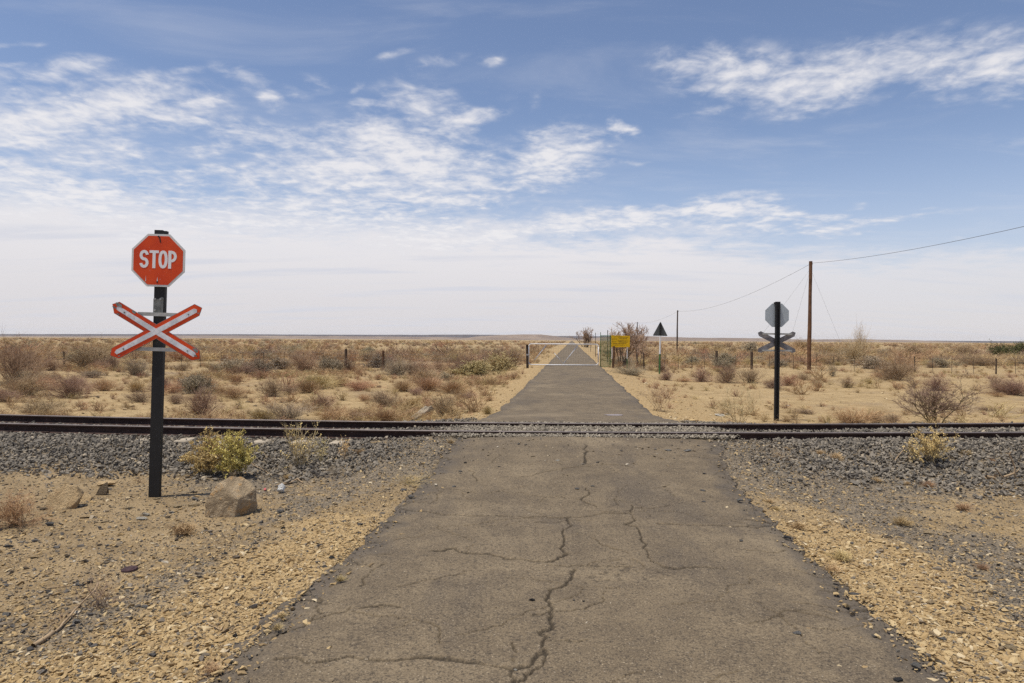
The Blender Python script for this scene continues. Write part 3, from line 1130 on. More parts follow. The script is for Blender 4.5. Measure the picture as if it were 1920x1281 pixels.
# ------------------------------------------------------------------ railway track
def build_track():
    root = empty('railway_track', (1.04, float(track_y(1.04)), 0), 'rusty single railway track crossing the road from side to side', 'railway track')
    rx, ry = 1.04, float(track_y(1.04))
    prof = [(-.068, 0), (.068, 0), (.068, .010), (.020, .026), (.009, .040), (.009, .105), (.018, .114), (.034, .120),
            (.034, .143), (.027, .150), (-.027, .150), (-.034, .143), (-.034, .120), (-.018, .114), (-.009, .105), (-.009, .040), (-.020, .026), (-.068, .010)]
    xs = np.concatenate([np.arange(-70, -20, 5.0), np.arange(-20, 20, .4), np.arange(20, 71, 5.0)])
    for off in (-.5675, .5675):
        bm = bmesh.new()
        rings = []
        for X in xs:
            zt = float(rail_z(X)) - .150
            y0 = float(track_y(X)) + off
            rings.append([bm.verts.new((X - rx, y0 + p[0] - ry, zt + p[1])) for p in prof])
        n = len(prof)
        for a, b in zip(rings[:-1], rings[1:]):
            for i in range(n):
                f = bm.faces.new((a[i], a[(i + 1) % n], b[(i + 1) % n], b[i]))
                f.material_index = 1 if i in (8, 9, 10) else 0
        bm.faces.new(rings[0]); bm.faces.new(rings[-1][::-1])
        me = bm_mesh('rail', bm)
        link('rail', me, [M_rust_rail, M_rail_top], root)
    # concrete sleepers
    bm = bmesh.new()
    add_box(bm, (0, 0, 0), (.22, 2.14, .19))
    bmesh.ops.bevel(bm, geom=list(bm.edges), offset=.018, segments=1, affect='EDGES')
    sl = bm_mesh('sleeper', bm)
    bm = bmesh.new()
    add_box(bm, (0, 0, .0), (.10, .06, .035))
    clip = bm_mesh('clip', bm)
    p0 = at(560, 832)
    X = p0.x - .62 * 16
    while X < 14:
        z = float(rail_z(X)) - .150 - .098
        s = link('sleeper', sl, M_concrete, root)
        s.location = (X - rx, float(track_y(X)) - ry, z)
        s.rotation_euler = (0, 0, math.atan(-.04))
        if -9 < X < -1:
            for off in (-.5675, .5675):
                for sg in (-1, 1):
                    c = link('clip', clip, M_rust_rail, s)
                    c.location = (0, off + sg * .085, .112)
                    c.rotation_euler = (0, 0, math.pi / 2)
        X += .62


build_track()


# ------------------------------------------------------------------ signs
def octagon(r):
    a = [math.radians(22.5 + 45 * i) for i in range(8)]
    R = r / math.cos(math.radians(22.5))
    return [(R * math.cos(x), R * math.sin(x)) for x in a]


def ribbon(bm, pts, w, y0, y1):
    """flat stroke of constant width along a centre line in XZ"""
    pts = [Vector((p[0], p[1])) for p in pts]
    n = len(pts)
    L, R = [], []
    for i, p in enumerate(pts):
        d = (pts[min(i + 1, n - 1)] - pts[max(i - 1, 0)]).normalized()
        nrm = Vector((-d.y, d.x)) * w / 2
        L.append(p + nrm); R.append(p - nrm)
    rows = [[bm.verts.new((q.x, y, q.y)) for q in side] for side in (L, R) for y in (y0, y1)]
    l0, l1, r0, r1 = rows
    for i in range(n - 1):
        bm.faces.new((l0[i], l0[i + 1], r0[i + 1], r0[i]))
        bm.faces.new((l1[i], r1[i], r1[i + 1], l1[i + 1]))
        bm.faces.new((l0[i], l1[i], l1[i + 1], l0[i + 1]))
        bm.faces.new((r0[i], r0[i + 1], r1[i + 1], r1[i]))
    bm.faces.new((l0[0], r0[0], r1[0], l1[0]))
    bm.faces.new((l0[-1], l1[-1], r1[-1], r0[-1]))


def letter_mesh(ch, w, h, st):
    bm = bmesh.new()
    y0, y1 = -.0016, 0.0
    hw, hh = w / 2 - st / 2, h / 2 - st / 2
    if ch == 'T':
        ribbon(bm, [(-w / 2, hh), (w / 2, hh)], st * .92, y0, y1)
        ribbon(bm, [(0, hh - st * .46), (0, -h / 2)], st * 1.05, y0, y1)
    elif ch == 'O':
        ribbon(bm, [(hw * math.copysign(abs(math.cos(a)) ** .8, math.cos(a)), hh * math.sin(a)) for a in [2 * math.pi * i / 40 for i in range(41)]], st, y0, y1)
    elif ch == 'P':
        ribbon(bm, [(-hw, h / 2), (-hw, -h / 2)], st * 1.05, y0, y1)
        r = h * .245
        cx = hw - r * .9
        pts = [(-hw + st * .5, hh)] + [(cx + r * .9 * math.cos(a), hh - r + r * math.sin(a)) for a in [math.pi / 2 - math.pi * i / 16 for i in range(17)]] + [(-hw + st * .5, hh - 2 * r)]
        ribbon(bm, pts, st * .95, y0, y1)
    elif ch == 'S':
        r = hh / 2
        pts = [(hw * math.cos(a), r + r * math.sin(a)) for a in [math.radians(8 + (262 - 8) * i / 18) for i in range(19)]]
        pts += [(hw * math.cos(a), -r + r * math.sin(a)) for a in [math.radians(82 - (82 + 172) * i / 18) for i in range(19)]]
        ribbon(bm, pts, st, y0, y1)
    return bm_mesh('letter', bm)


def board_outline(L, W, nick=None):
    """crossbuck board outline along X with pointed ends"""
    h, w, c = L / 2, W / 2, W * .45
    pts = [(-h + c * 1.1, -w), (h - c * 1.1, -w), (h, -w * .1), (h - c * .85, w), (-h + c * .85, w), (-h, w * .1)]
    return pts


def crossing_sign(base, rz, lean, H, label, front, patch=True):
    """post with a stop plate above crossed boards; built facing -Y then turned"""
    root = empty('crossing_sign', base, label, 'railway crossing sign')
    root.rotation_euler = (0, lean, rz)
    # post: U channel, web to the front
    bm = bmesh.new()
    pw = .122
    U = [(-pw / 2, 0), (pw / 2, 0), (pw / 2, .055), (pw / 2 - .032, .055), (pw / 2 - .032, .018), (-pw / 2 + .032, .018), (-pw / 2 + .032, .055), (-pw / 2, .055)]
    lo = [bm.verts.new((x, y, -.35)) for x, y in U]
    hi = [bm.verts.new((x, y, H)) for x, y in U]
    n = len(U)
    for i in range(n):
        bm.faces.new((lo[i], lo[(i + 1) % n], hi[(i + 1) % n], hi[i]))
    bm.faces.new(hi); bm.faces.new(lo[::-1])
    link('post', bm_mesh('post', bm), M_black, root)
    # top bracket
    bm = bmesh.new()
    add_prism(bm, [(-.062, H - .06), (.058, H - .06), (.058, H - .045), (.085, H - .05), (.085, H - .012), (.05, H - .010), (.03, H + .004), (-.062, H + .004)], -.03, -.002)
    link('top_bracket', bm_mesh('top_bracket', bm), M_black, root)
    zo = H - .348
    R = .304
    # stop plate
    bm = bmesh.new()
    add_prism(bm, octagon(R), -.036, -.031)
    pl = link('stop_plate', bm_mesh('stop_plate', bm), M_backplate, root)
    pl.location = (-.005, 0, zo)
    bm = bmesh.new()
    add_prism(bm, octagon(R - .001), -.0385, -.0362)
    link('border', bm_mesh('border', bm), M_border, pl)
    bm = bmesh.new()
    add_prism(bm, octagon(R - .023), -.0402, -.0387)
    link('red_face', bm_mesh('red_face', bm), M_red, pl)
    for ch, cx, w in (('S', -.160, .104), ('T', -.047, .106), ('O', .056, .104), ('P', .164, .096)):
        o = link('letter', letter_mesh(ch, w, .206, .033), M_white_refl, pl)
        o.location = (cx, -.0404, .012)
    for zz in (.275, -.25):
        bm = bmesh.new()
        add_bar(bm, (-.004, -.0402, zz), (-.004, -.047, zz), .010, .008, 8)
        link('bolt', bm_mesh('bolt', bm), M_black, pl)
    # scratches near the lower edge of the face
    for tri in ([(-.140, -.245), (-.132, -.245), (-.135, -.175)], [(-.010, -.240), (.002, -.240), (-.003, -.19)]):
        bm = bmesh.new()
        add_prism(bm, tri, -.0412, -.0404)
        link('scratch', bm_mesh('scratch', bm), M_border, pl)
    bm = bmesh.new()
    add_prism(bm, [(.0, .275), (.016, .272), (.030, .205), (.020, .200)], -.0412, -.0404)  # narrow black sliver slanting down from beside the upper bolt
    link('dark_sliver', bm_mesh('dark_sliver', bm), M_black, pl)
    if patch:
        bm = bmesh.new()
        z1 = zo - R - .105
        add_prism(bm, [(-.064, z1 - .215), (.048, z1 - .215), (.052, z1 - .02), (.030, z1 - .01), (.0, z1 - .035), (-.064, z1 - .03)], -.005, -.001)
        link('bare_patch', bm_mesh('bare_patch', bm), M_bare, root)
        for x, z in ((-.042, z1 - .035), (.02, z1 - .035), (-.042, z1 - .165)):
            bm = bmesh.new()
            add_bar(bm, (x, -.005, z), (x, -.017, z), .013, .012, 8)
            link('bolt', bm_mesh('bolt', bm), M_strap, root)
    # straps and crossed boards
    zc = zo - (.822 if front else .700)
    for dz, hl in ((.200, .22), (-.205, .26)) if front else ((.215, .38), (-.215, .38)):
        bm = bmesh.new()
        add_box(bm, (0, -.012, 0), (hl * 2, .018, .042))
        s = link('strap', bm_mesh('strap', bm), M_strap, root)
        s.location = (-.01, 0, zc + dz)
    for k, ang in enumerate((-30, 30)):
        L, W = 1.185, .146
        bm = bmesh.new()
        add_prism(bm, board_outline(L, W), -.034 - k * .0045, -.030 - k * .0045)
        b = link('cross_board', bm_mesh('cross_board', bm), M_backboard, root)
        b.location = (-.006, 0, zc)
        b.rotation_euler = (0, -math.radians(ang if front else ang * .9), 0)
        if not front: b.scale = (.92, 1, .92)
        y = -.034 - k * .0045
        bm = bmesh.new()
        pts = board_outline(L - .012, W - .010)
        add_prism(bm, pts, y - .0024, y - .0004)
        link('red_face', bm_mesh('red_face', bm), M_red, b)
        bm = bmesh.new()
        y = -.0385
        add_prism(bm, [(-L / 2 + .075, -.020), (-L / 2 + .065, .012), (-L / 2 + .095, .029), (L / 2 - .085, .029), (L / 2 - .06, .004), (L / 2 - .075, -.026), (0, -.029)], y - .0052 - k * .0006, y - .0028)
        link('white_stripe', bm_mesh('white_stripe', bm), M_stripe, b)
        # paint lost at the ends
        rr = random.Random(20 + k)
        spots = ((-.52, .04, .05), (-.545, -.01, .035), (-.47, -.055, .03), (-.33, .062, .04), (.50, .052, .05), (.53, .0, .03)) if k == 0 else ((-.5, -.05, .022), (.53, -.045, .022))
        for (sx, sz, sr) in spots:
            q = [(sx + sr * rr.uniform(.5, 1) * math.cos(a), min(max(sz + .5 * sr * rr.uniform(.4, 1) * math.sin(a), -.07), .07)) for a in [2 * math.pi * i / 7 for i in range(7)]]
            bm = bmesh.new()
            add_prism(bm, q, y - .0072, y - .0060)
            link('bare_spot', bm_mesh('bare_spot', bm), M_bare, b)
        for x in (-.42, .42):
            bm = bmesh.new()
            add_bar(bm, (x, y - .0060, .0), (x, y - .011, 0), .009, .008, 8)
            link('bolt', bm_mesh('bolt', bm), M_bare, b)
    return root


pn = at(288, 933)
crossing_sign(pn, math.radians(1.5), math.radians(1.35), (933 - 433.5) / F_PX * pn.y * 1.002,
              'red stop sign over a red and white crossbuck facing us left of the road', True)
pf = at(1455, 789)
crossing_sign(pf, math.radians(180 - 2), math.radians(-.3), (789 - 566) / F_PX * pf.y,
              'stop sign and crossbuck on a black post seen from behind beyond the rails', False, False)


# ------------------------------------------------------------------ gate, mesh panel, yellow board, triangle sign
def build_gate():
    a = at(992, 689); b = at(1123, 689)
    Yg = (a.y + b.y) / 2
    Xa, Xb = (991.5 - 960) / F_PX * Yg, (1122 - 960) / F_PX * Yg
    z0 = CAM_H - (684.5 - 638) / F_PX * Yg
    z1 = CAM_H - (645.5 - 638) / F_PX * Yg
    root = empty('farm_gate', (Xa, Yg, z0 - .1), 'white tubular metal farm gate closed across the road', 'gate')
    W, Hh = Xb - Xa, z1 - z0
    oz = .1
    r = .032
    c = .16
    pts = []
    for (cx, cz, a0) in ((W - c, oz + Hh - c, 90), (W - c, oz + c, 0), (c, oz + c, -90), (c, oz + Hh - c, -180)):
        for i in range(5):
            an = math.radians(a0 - 90 * i / 4)
            pts.append((cx + c * math.cos(an), 0, cz + c * math.sin(an)))
    bm = bmesh.new()
    for p, q in zip(pts, pts[1:] + pts[:1]): add_bar(bm, p, q, r, r, 8)
    link('frame', bm_mesh('frame', bm, True), M_galv, root)
    sx = W / (1122 - 991.5)
    for (x0, y0, x1, y1) in ((1002.5, 676, 1024.5, 647.5), (1057, 682, 1084, 647.5), (1039, 662, 1056.5, 682)):
        bm = bmesh.new()
        f = lambda x, y, yy=0: ((x - 991.5) * sx, yy, oz + (684.5 - y) / F_PX * Yg)
        add_bar(bm, f(x0, y0, .03), f(x1, y1, .03), .028 if y0 != 662 else .017, None, 6)
        link('brace', bm_mesh('brace', bm, True), M_galv, root)
    P0, P1 = [], []
    for i in range(1, 9):
        z = oz + Hh * i / 9; P0.append((.02, 0, z)); P1.append((W - .02, 0, z))
    for i in range(1, 28):
        x = W * i / 28; P0.append((x, .006, oz)); P1.append((x, .006, oz + Hh))
    V, Fq = tubes(P0, P1, np.full(len(P0), .0022), np.full(len(P0), .0022), 4)
    link('wire_infill', np_mesh('wire_infill', V, Fq), M_wire, root)
    return Yg


YG = build_gate()


def pole_obj(name, mat, px0, py0, px1, py1, r0, r1, label, cat, group=None, sides=10, Y=None, noise=0.0):
    if Y is None:
        b = at(px0, py0)
    else:
        X = (px0 - 960) / F_PX * Y
        b = Vector((X, Y, float(ground_z(X, Y))))
    H = (py0 - py1) / F_PX * b.y
    tx = (px1 - px0) / F_PX * b.y - ROLL * H
    o = None
    bm = bmesh.new()
    seg = 7
    rr = random.Random(int(px0 * 7 + py0))
    prev = Vector((0, 0, -.4))
    rings = []
    for i in range(seg + 1):
        k = i / seg
        c = Vector((tx * k + rr.uniform(-1, 1) * noise, rr.uniform(-1, 1) * noise, -.4 + (H + .4) * k))
        rad = (r0 + (r1 - r0) * k) * (1 + rr.uniform(-.06, .06) * (noise > 0))
        rings.append([bm.verts.new(c + Vector((rad * math.cos(2 * math.pi * j / sides), rad * math.sin(2 * math.pi * j / sides), 0))) for j in range(sides)])
    for A, B in zip(rings[:-1], rings[1:]):
        for j in range(sides):
            bm.faces.new((A[j], A[(j + 1) % sides], B[(j + 1) % sides], B[j]))
    bm.faces.new(rings[-1]); bm.faces.new(rings[0][::-1])
    me = bm_mesh(name, bm, False)
    root = empty(name, b, label, cat, group) if cat else None
    return me, root, b, H, tx


def simple_pole(name, part, mat, *a, **k):
    me, root, b, H, tx = pole_obj(name, mat, *a, **k)
    link(part, me, mat, root)
    return root, b, H, tx


r_, b_, H_, t_ = simple_pole('gate_post', 'trunk', M_wood_d, 989.5, 688.5, 988.5, 644, .085, .08, 'dark wooden post at the left end of the gate', 'post', None, 10, YG, .008)
for z in (.85, .9):
    bm = bmesh.new()
    for i in range(10):
        a0, a1 = 2 * math.pi * i / 10, 2 * math.pi * (i + 1) / 10
        add_bar(bm, (.10 * math.cos(a0), .10 * math.sin(a0), z), (.10 * math.cos(a1), .10 * math.sin(a1), z), .008, None, 5)
    link('hinge_wire', bm_mesh('hinge_wire', bm), M_galv, r_)
simple_pole('strainer_post', 'trunk', M_wood, 1149.5, 688.5, 1151.5, 647.5, .082, .072, 'brown wooden post below the left end of the yellow board', 'post', None, 10, YG - .3, .01)


def build_mesh_panel():
    Y = YG + .1
    x0, x1 = (1126 - 960) / F_PX * Y, (1144.5 - 960) / F_PX * Y
    zb = float(ground_z(x1, Y)); zt = CAM_H - (629 - 638.4) / F_PX * Y
    root = empty('mesh_panel', ((x0 + x1) / 2, Y, zb), 'tall narrow green wire mesh panel right of the gate', 'fence panel')
    W, Hh = x1 - x0, zt - zb
    bm = bmesh.new()
    add_bar(bm, (-W / 2, 0, -.2), (-W / 2, 0, Hh + .2), .026, .02)
    link('frame_post', bm_mesh('frame_post', bm), M_green, root)
    bm = bmesh.new()
    add_bar(bm, (W / 2, 0, -.2), (W / 2, 0, Hh), .032)
    link('frame_post', bm_mesh('frame_post', bm), M_green, root)
    for z in (Hh - .02, .06):
        bm = bmesh.new()
        add_bar(bm, (-W / 2, 0, z), (W / 2, 0, z), .018)
        link('frame_rail', bm_mesh('frame_rail', bm), M_green, root)
    P0, P1 = [], []
    n = 17
    for i in range(1, n):
        x = -W / 2 + W * i / n; P0.append((x, 0, .06)); P1.append((x, 0, Hh - .02))
    n = 52
    for i in range(1, n):
        z = .06 + (Hh - .08) * i / n; P0.append((-W / 2, .008, z)); P1.append((W / 2, .008, z))
    V, Fq = tubes(P0, P1, np.full(len(P0), .0058), np.full(len(P0), .0058), 4)
    o = link('wire_mesh', np_mesh('wire_mesh', V, Fq), M_greenw, root)
    o['kind'] = 'stuff'


build_mesh_panel()


def build_yellow_board():
    Y = YG + .6
    s = Y / F_PX
    xc, zc = (1163.3 - 960) * s, CAM_H - (640.3 - 638.5) * s
    zb = float(ground_z(xc, Y))
    root = empty('notice_board', (xc, Y, zb), 'yellow notice board with black lettering right of the gate', 'sign')
    W, Hh = 35 * s, 22.5 * s
    bm = bmesh.new()
    add_prism(bm, [(-W / 2, -Hh / 2), (W / 2, -Hh / 2 + .02), (W / 2 + .01, Hh / 2 - .02), (-W / 2 + .01, Hh / 2)], -.006, .006)
    pl = link('plate', bm_mesh('plate', bm), M_yellow, root)
    pl.location = (0, 0, zc - zb)
    # lines of lettering: far too small to read in the photograph, so only broken dark strokes
    rr = random.Random(4)
    for (cy, xa, xb, th) in ((-.045, .40, .88, .10), (-.17, .12, .82, .06), (.10, .50, .92, .05), (.24, .42, .84, .05), (.34, .38, .92, .04), (.40, .15, .6, .03), (-.30, .2, .7, .05), (-.02, .05, .25, .04), (.2, .02, .3, .05), (.05, .35, .55, .05)):
        bm = bmesh.new()
        x = xa
        while x < xb:
            w = rr.uniform(.012, .035)
            add_box(bm, ((x + w / 2 - .5) * W, -.0075, cy * Hh), (w * W, .002, th * Hh * rr.uniform(.5, .9)))
            x += w + rr.uniform(.008, .022)
        link('lettering', bm_mesh('lettering', bm), M_ink, pl)['kind'] = 'stuff'
    for px, top in ((1147.8, 633), (1176.3, 633)):
        x = (px - 1163.3) * s
        zt = CAM_H - (top - 638.5) * s - zb
        bm = bmesh.new()
        add_bar(bm, (x, .03, .62), (x, .03, zt), .026)
        link('pole', bm_mesh('pole', bm), M_whitep, root)
        bm = bmesh.new()
        add_bar(bm, (x, .03, -.2), (x, .03, .62), .0265)
        link('pole', bm_mesh('pole', bm), M_green, root)


build_yellow_board()


def build_triangle():
    b = at(1236.5, 701)
    s = b.y / F_PX
    root = empty('warning_sign', b, 'triangular road sign seen from behind on a white and green pole', 'sign')
    tx = 2.0 * s
    root.rotation_euler = (0, math.radians(.9), 0)
    zt = (701 - 604) * s; zm = (701 - 629) * s; zg = (701 - 664) * s
    bm = bmesh.new()
    hw = 13.6 * s
    add_prism(bm, [(-hw, zm), (-hw + .02, zm - .03), (hw - .02, zm - .03), (hw, zm), (.02, zt), (-.02, zt)], .04, .046)
    link('plate', bm_mesh('plate', bm), M_greyback, root)
    bm = bmesh.new()
    add_box(bm, (0, .005, (zm + zt) / 2 - .02), (.10, .06, zt - zm - .05))
    link('bracket', bm_mesh('bracket', bm), M_black, root)
    bm = bmesh.new()
    add_bar(bm, (0, 0, zg), (0, 0, zm - .04), .052, .052, 12)
    link('pole', bm_mesh('pole', bm), M_whitep, root)
    bm = bmesh.new()
    add_bar(bm, (0, 0, -.3), (0, 0, zg), .053, .053, 12)
    link('pole', bm_mesh('pole', bm), M_green, root)


build_triangle()


# ------------------------------------------------------------------ utility poles and the line
def build_line():
    tops = []
    specs = [(1517, 700, 1520, 490, .13, .10, 'tall brown wooden utility pole with stay wires right of the road'),
             (1269.5, 668, 1270.5, 582, .11, .09, 'thin dark utility pole behind the triangular sign'),
             (1196, 655.5, 1194.8, 604, .12, .09, 'farthest utility pole standing in the bare tree behind the yellow board')]
    for i, (x0, y0, x1, y1, r0, r1, lab) in enumerate(specs):
        Y = (44.0, 96.0, 150.0)[i]
        me, root, b, H, tx = pole_obj('utility_pole', M_wood, x0, y0, x1, y1, r0, r1, lab, 'utility pole', 'wooden poles of the overhead line', 12, Y, .012)
        zt = CAM_H + (637.3 + (x1 - 960) * ROLL - y1) / F_PX * Y
        sc = (zt - b.z) / H
        for v in me.vertices: v.co.z *= sc
        link('trunk', me, M_wood if i == 0 else M_wood_d, root)
        top = Vector((b.x + tx, b.y, zt))
        bm = bmesh.new()
        add_bar(bm, (tx + .10, 0, zt - b.z - .22), (tx + .10, 0, zt - b.z - .08), .035, .03, 8)
        add_bar(bm, (tx, 0, zt - b.z - .2), (tx + .10, 0, zt - b.z - .2), .014, None, 6)
        link('insulator', bm_mesh('insulator', bm), M_bare, root)
        tops.append(top + Vector((.1, 0, -.12)))
        if i == 0:
            for (gx, gy) in ((-3.7, 3.0), (-2.6, -2.0), (3.6, 1.5)):
                g0 = Vector((tx, 0, zt - b.z - .5))
                g1 = Vector((gx, gy, float(ground_z(b.x + gx, b.y + gy)) - b.z - .1))
                bm = bmesh.new(); add_bar(bm, g0, g1, .0038, None, 5)
                link('stay_wire', bm_mesh('stay_wire', bm), M_wire, root)
    t0 = tops[0]
    first = Vector((14.9, -8.0, t0.z + .1))
    me, root, b, H, tx = None, None, None, None, None
    # the next pole stands behind the camera, outside the picture; the cable is built up to it
    pts = []
    for a, c, sag in ((first, tops[0], 1.15), (tops[0], tops[1], .9), (tops[1], tops[2], .6)):
        for i in range(25):
            k = i / 24
            p = a.lerp(c, k); p.z -= 4 * sag * k * (1 - k)
            pts.append(p)
    dd = tops[2] - tops[1]
    pts.append(tops[2] + dd * .4)
    o = bpy.data.objects.new('overhead_cable', None)
    P = np.array([list(p) for p in pts])
    ok = np.linalg.norm(P[1:] - P[:-1], axis=1) > 1e-4
    V, Fq = tubes(P[:-1][ok], P[1:][ok], np.full(ok.sum(), .0085), np.full(ok.sum(), .0085), 5)
    o = link('overhead_cable', np_mesh('overhead_cable', V, Fq), M_wire)
    tag(o, 'thin overhead cable sagging between the wooden utility poles', 'cable')
    for lo in (first,):
        X, Y = lo.x, lo.y
        zb = float(ground_z(X, Y))
        root = empty('utility_pole', (X, Y, zb), 'nearest wooden utility pole, standing to the right of the camera', 'utility pole', 'wooden poles of the overhead line')
        bm = bmesh.new(); add_bar(bm, (0, 0, -.4), (0, 0, lo.z - zb + .1), .13, .1, 12)
        link('trunk', bm_mesh('trunk', bm), M_wood, root)


build_line()


# ------------------------------------------------------------------ wire fences
def build_fence(posts, thin, pA, pB, label):
    """posts / droppers given as (pixel x); the line runs between two ground points"""
    A, B = Vector(pA), Vector(pB)
    root = empty('wire_fence', (A.x, A.y, float(ground_z(A.x, A.y))), label, 'fence')
    z0 = root.location.z

    def on_line(px):
        k = (px - 960) / F_PX
        # X = k*Y on the line A + s(B-A)
        d = B - A
        s = (k * A.y - A.x) / (d.x - k * d.y)
        return A + d * s
    tops = []
    for px, h, r, mt in posts:
        p = on_line(px); z = float(ground_z(p.x, p.y))
        bm = bmesh.new()
        rr = random.Random(int(px))
        add_bar(bm, (0, 0, -.3), (rr.uniform(-.04, .04), 0, h), r, r * .9, 9)
        o = link('post', bm_mesh('post', bm), mt, root)
        o.location = (p.x - A.x, p.y - A.y, z - z0)
    for px, h in thin:
        p = on_line(px); z = float(ground_z(p.x, p.y))
        bm = bmesh.new()
        rr = random.Random(int(px) + 1)
        add_bar(bm, (0, 0, -.05), (rr.uniform(-.07, .07), 0, h), .014, None, 5)
        o = link('dropper', bm_mesh('dropper', bm), M_steelpost, root)
        o.location = (p.x - A.x, p.y - A.y, z - z0)
    for k, hz in enumerate((.28, .52, .76, 1.0)):
        n = 40
        P = []
        for i in range(n + 1):
            q = A.lerp(B, i / n)
            P.append((q.x - A.x, q.y - A.y, float(ground_z(q.x, q.y, False)) - z0 + hz + .01 * math.sin(i * 2.1 + k)))
        P = np.array(P)
        V, Fq = tubes(P[:-1], P[1:], np.full(n, .0045), np.full(n, .0045), 4)
        link('wire', np_mesh('wire', V, Fq), M_wire, root)


yl = YG
gl = ((986 - 960) / F_PX * yl, yl, 0)
build_fence([(649, 1.30, .095, M_wood_d), (719, 1.22, .09, M_wood), (300, 1.05, .06, M_wood_d), (120, 1.05, .06, M_wood_d)],
            [(px, 1.0) for px in (20, 70, 165, 210, 255, 340, 376, 414, 454, 494, 533, 570, 606, 683, 755, 791, 826, 856, 888, 916, 950)],
            gl, (-42, 47.5, 0), 'low wire fence running left from the gate')
gr = ((1151 - 960) / F_PX * (yl - .3), yl - .3, 0)
build_fence([(1208, 1.12, .045, M_wood_d), (1344, 1.18, .09, M_wood_d), (1410, 1.18, .09, M_wood_d), (1716, 1.1, .045, M_wood_d), (1868, 1.05, .05, M_wood_d)],
            [(px, .95) for px in (1180, 1246, 1272, 1298, 1321, 1378, 1444, 1488, 1530, 1565, 1602, 1640, 1680, 1750, 1785, 1826, 1905)],
            gr, (46, 45.5, 0), 'low wire fence running right from the yellow board')
for i, (px, y0, y1, Y, lab) in enumerate(((1116.5, 646, 624, 75, 'thin steel pole left of the green mesh panel'), (1139.5, 655, 619, 58, 'thin steel pole rising behind the green mesh panel'),
                                          (1107.5, 645, 630, 110, 'short thin steel pole beside the far bare tree'))):
    me, root, b, H, tx = pole_obj('steel_pole', M_steelpost, px, y0, px, y1, .03, .03, lab, 'pole', 'thin steel poles beside the road', 6, Y, 0)
    zt = CAM_H + (638.3 - y1) / F_PX * Y
    for v in me.vertices: v.co.z *= (zt - b.z) / H
    link('shaft', me, M_steelpost, root)


# ------------------------------------------------------------------ plants
def grow(seed, n_stem, levels, spread, up, length, thick, kids=(4, 4), shrink=.62, curl=.35, seglen=3, bare=.0, base_r=.06, min_r=.0012, droop=0.0):
    """stems that fork; returns segments P0,P1,R0,R1,h for a plant about one unit high"""
    r = np.random.default_rng(seed)
    P0, P1, R0, R1, Hh = [], [], [], [], []
    tips = []
    cur = []
    for i in range(n_stem):
        az = r.uniform(0, 2 * math.pi); tl = abs(r.normal(0, spread)) if up else r.uniform(0, spread)
        d = np.array([math.sin(tl) * math.cos(az), math.sin(tl) * math.sin(az), math.cos(tl)])
        p = np.array([base_r * r.normal() , base_r * r.normal(), 0.0])
        cur.append((p, d, length * r.uniform(.65, 1.1), thick * r.uniform(.7, 1.1), 0.0))
    for lev in range(levels):
        nxt = []
        for (p, d, L, t, h0) in cur:
            q = p.copy(); dd = d.copy()
            t1 = t * .62
            nodes = [q.copy()]; dirs = [dd.copy()]
            for s in range(seglen):
                dd = dd + r.normal(0, curl / seglen, 3) + np.array([0, 0, .05 - droop * lev])
                dd /= np.linalg.norm(dd)
                q2 = q + dd * L / seglen
                if q2[2] < .01: q2[2] = .01 + r.uniform(0, .02)
                ta = t + (t1 - t) * s / seglen; tb = t + (t1 - t) * (s + 1) / seglen
                P0.append(q); P1.append(q2); R0.append(max(ta, min_r)); R1.append(max(tb, min_r))
                Hh.append(((lev + s / seglen) / levels, (lev + (s + 1) / seglen) / levels))
                q = q2
                nodes.append(q.copy()); dirs.append(dd.copy())
            if lev < levels - 1:
                k = r.integers(kids[0], kids[1] + 1)
                for c in range(k):
                    f = r.uniform(bare, 1.0) * seglen
                    i0 = min(int(f), seglen - 1)
                    pos = nodes[i0] + (nodes[i0 + 1] - nodes[i0]) * (f - i0)
                    nd = dirs[i0 + 1] + r.normal(0, .62, 3); nd[2] += .12
                    nd /= np.linalg.norm(nd)
                    nxt.append((pos, nd, L * shrink * r.uniform(.6, 1.15), t * .52, 0))
            else:
                tips.append((q.copy(), dd.copy()))
        cur = nxt
    return np.array(P0), np.array(P1), np.array(R0), np.array(R1), np.array(Hh), tips


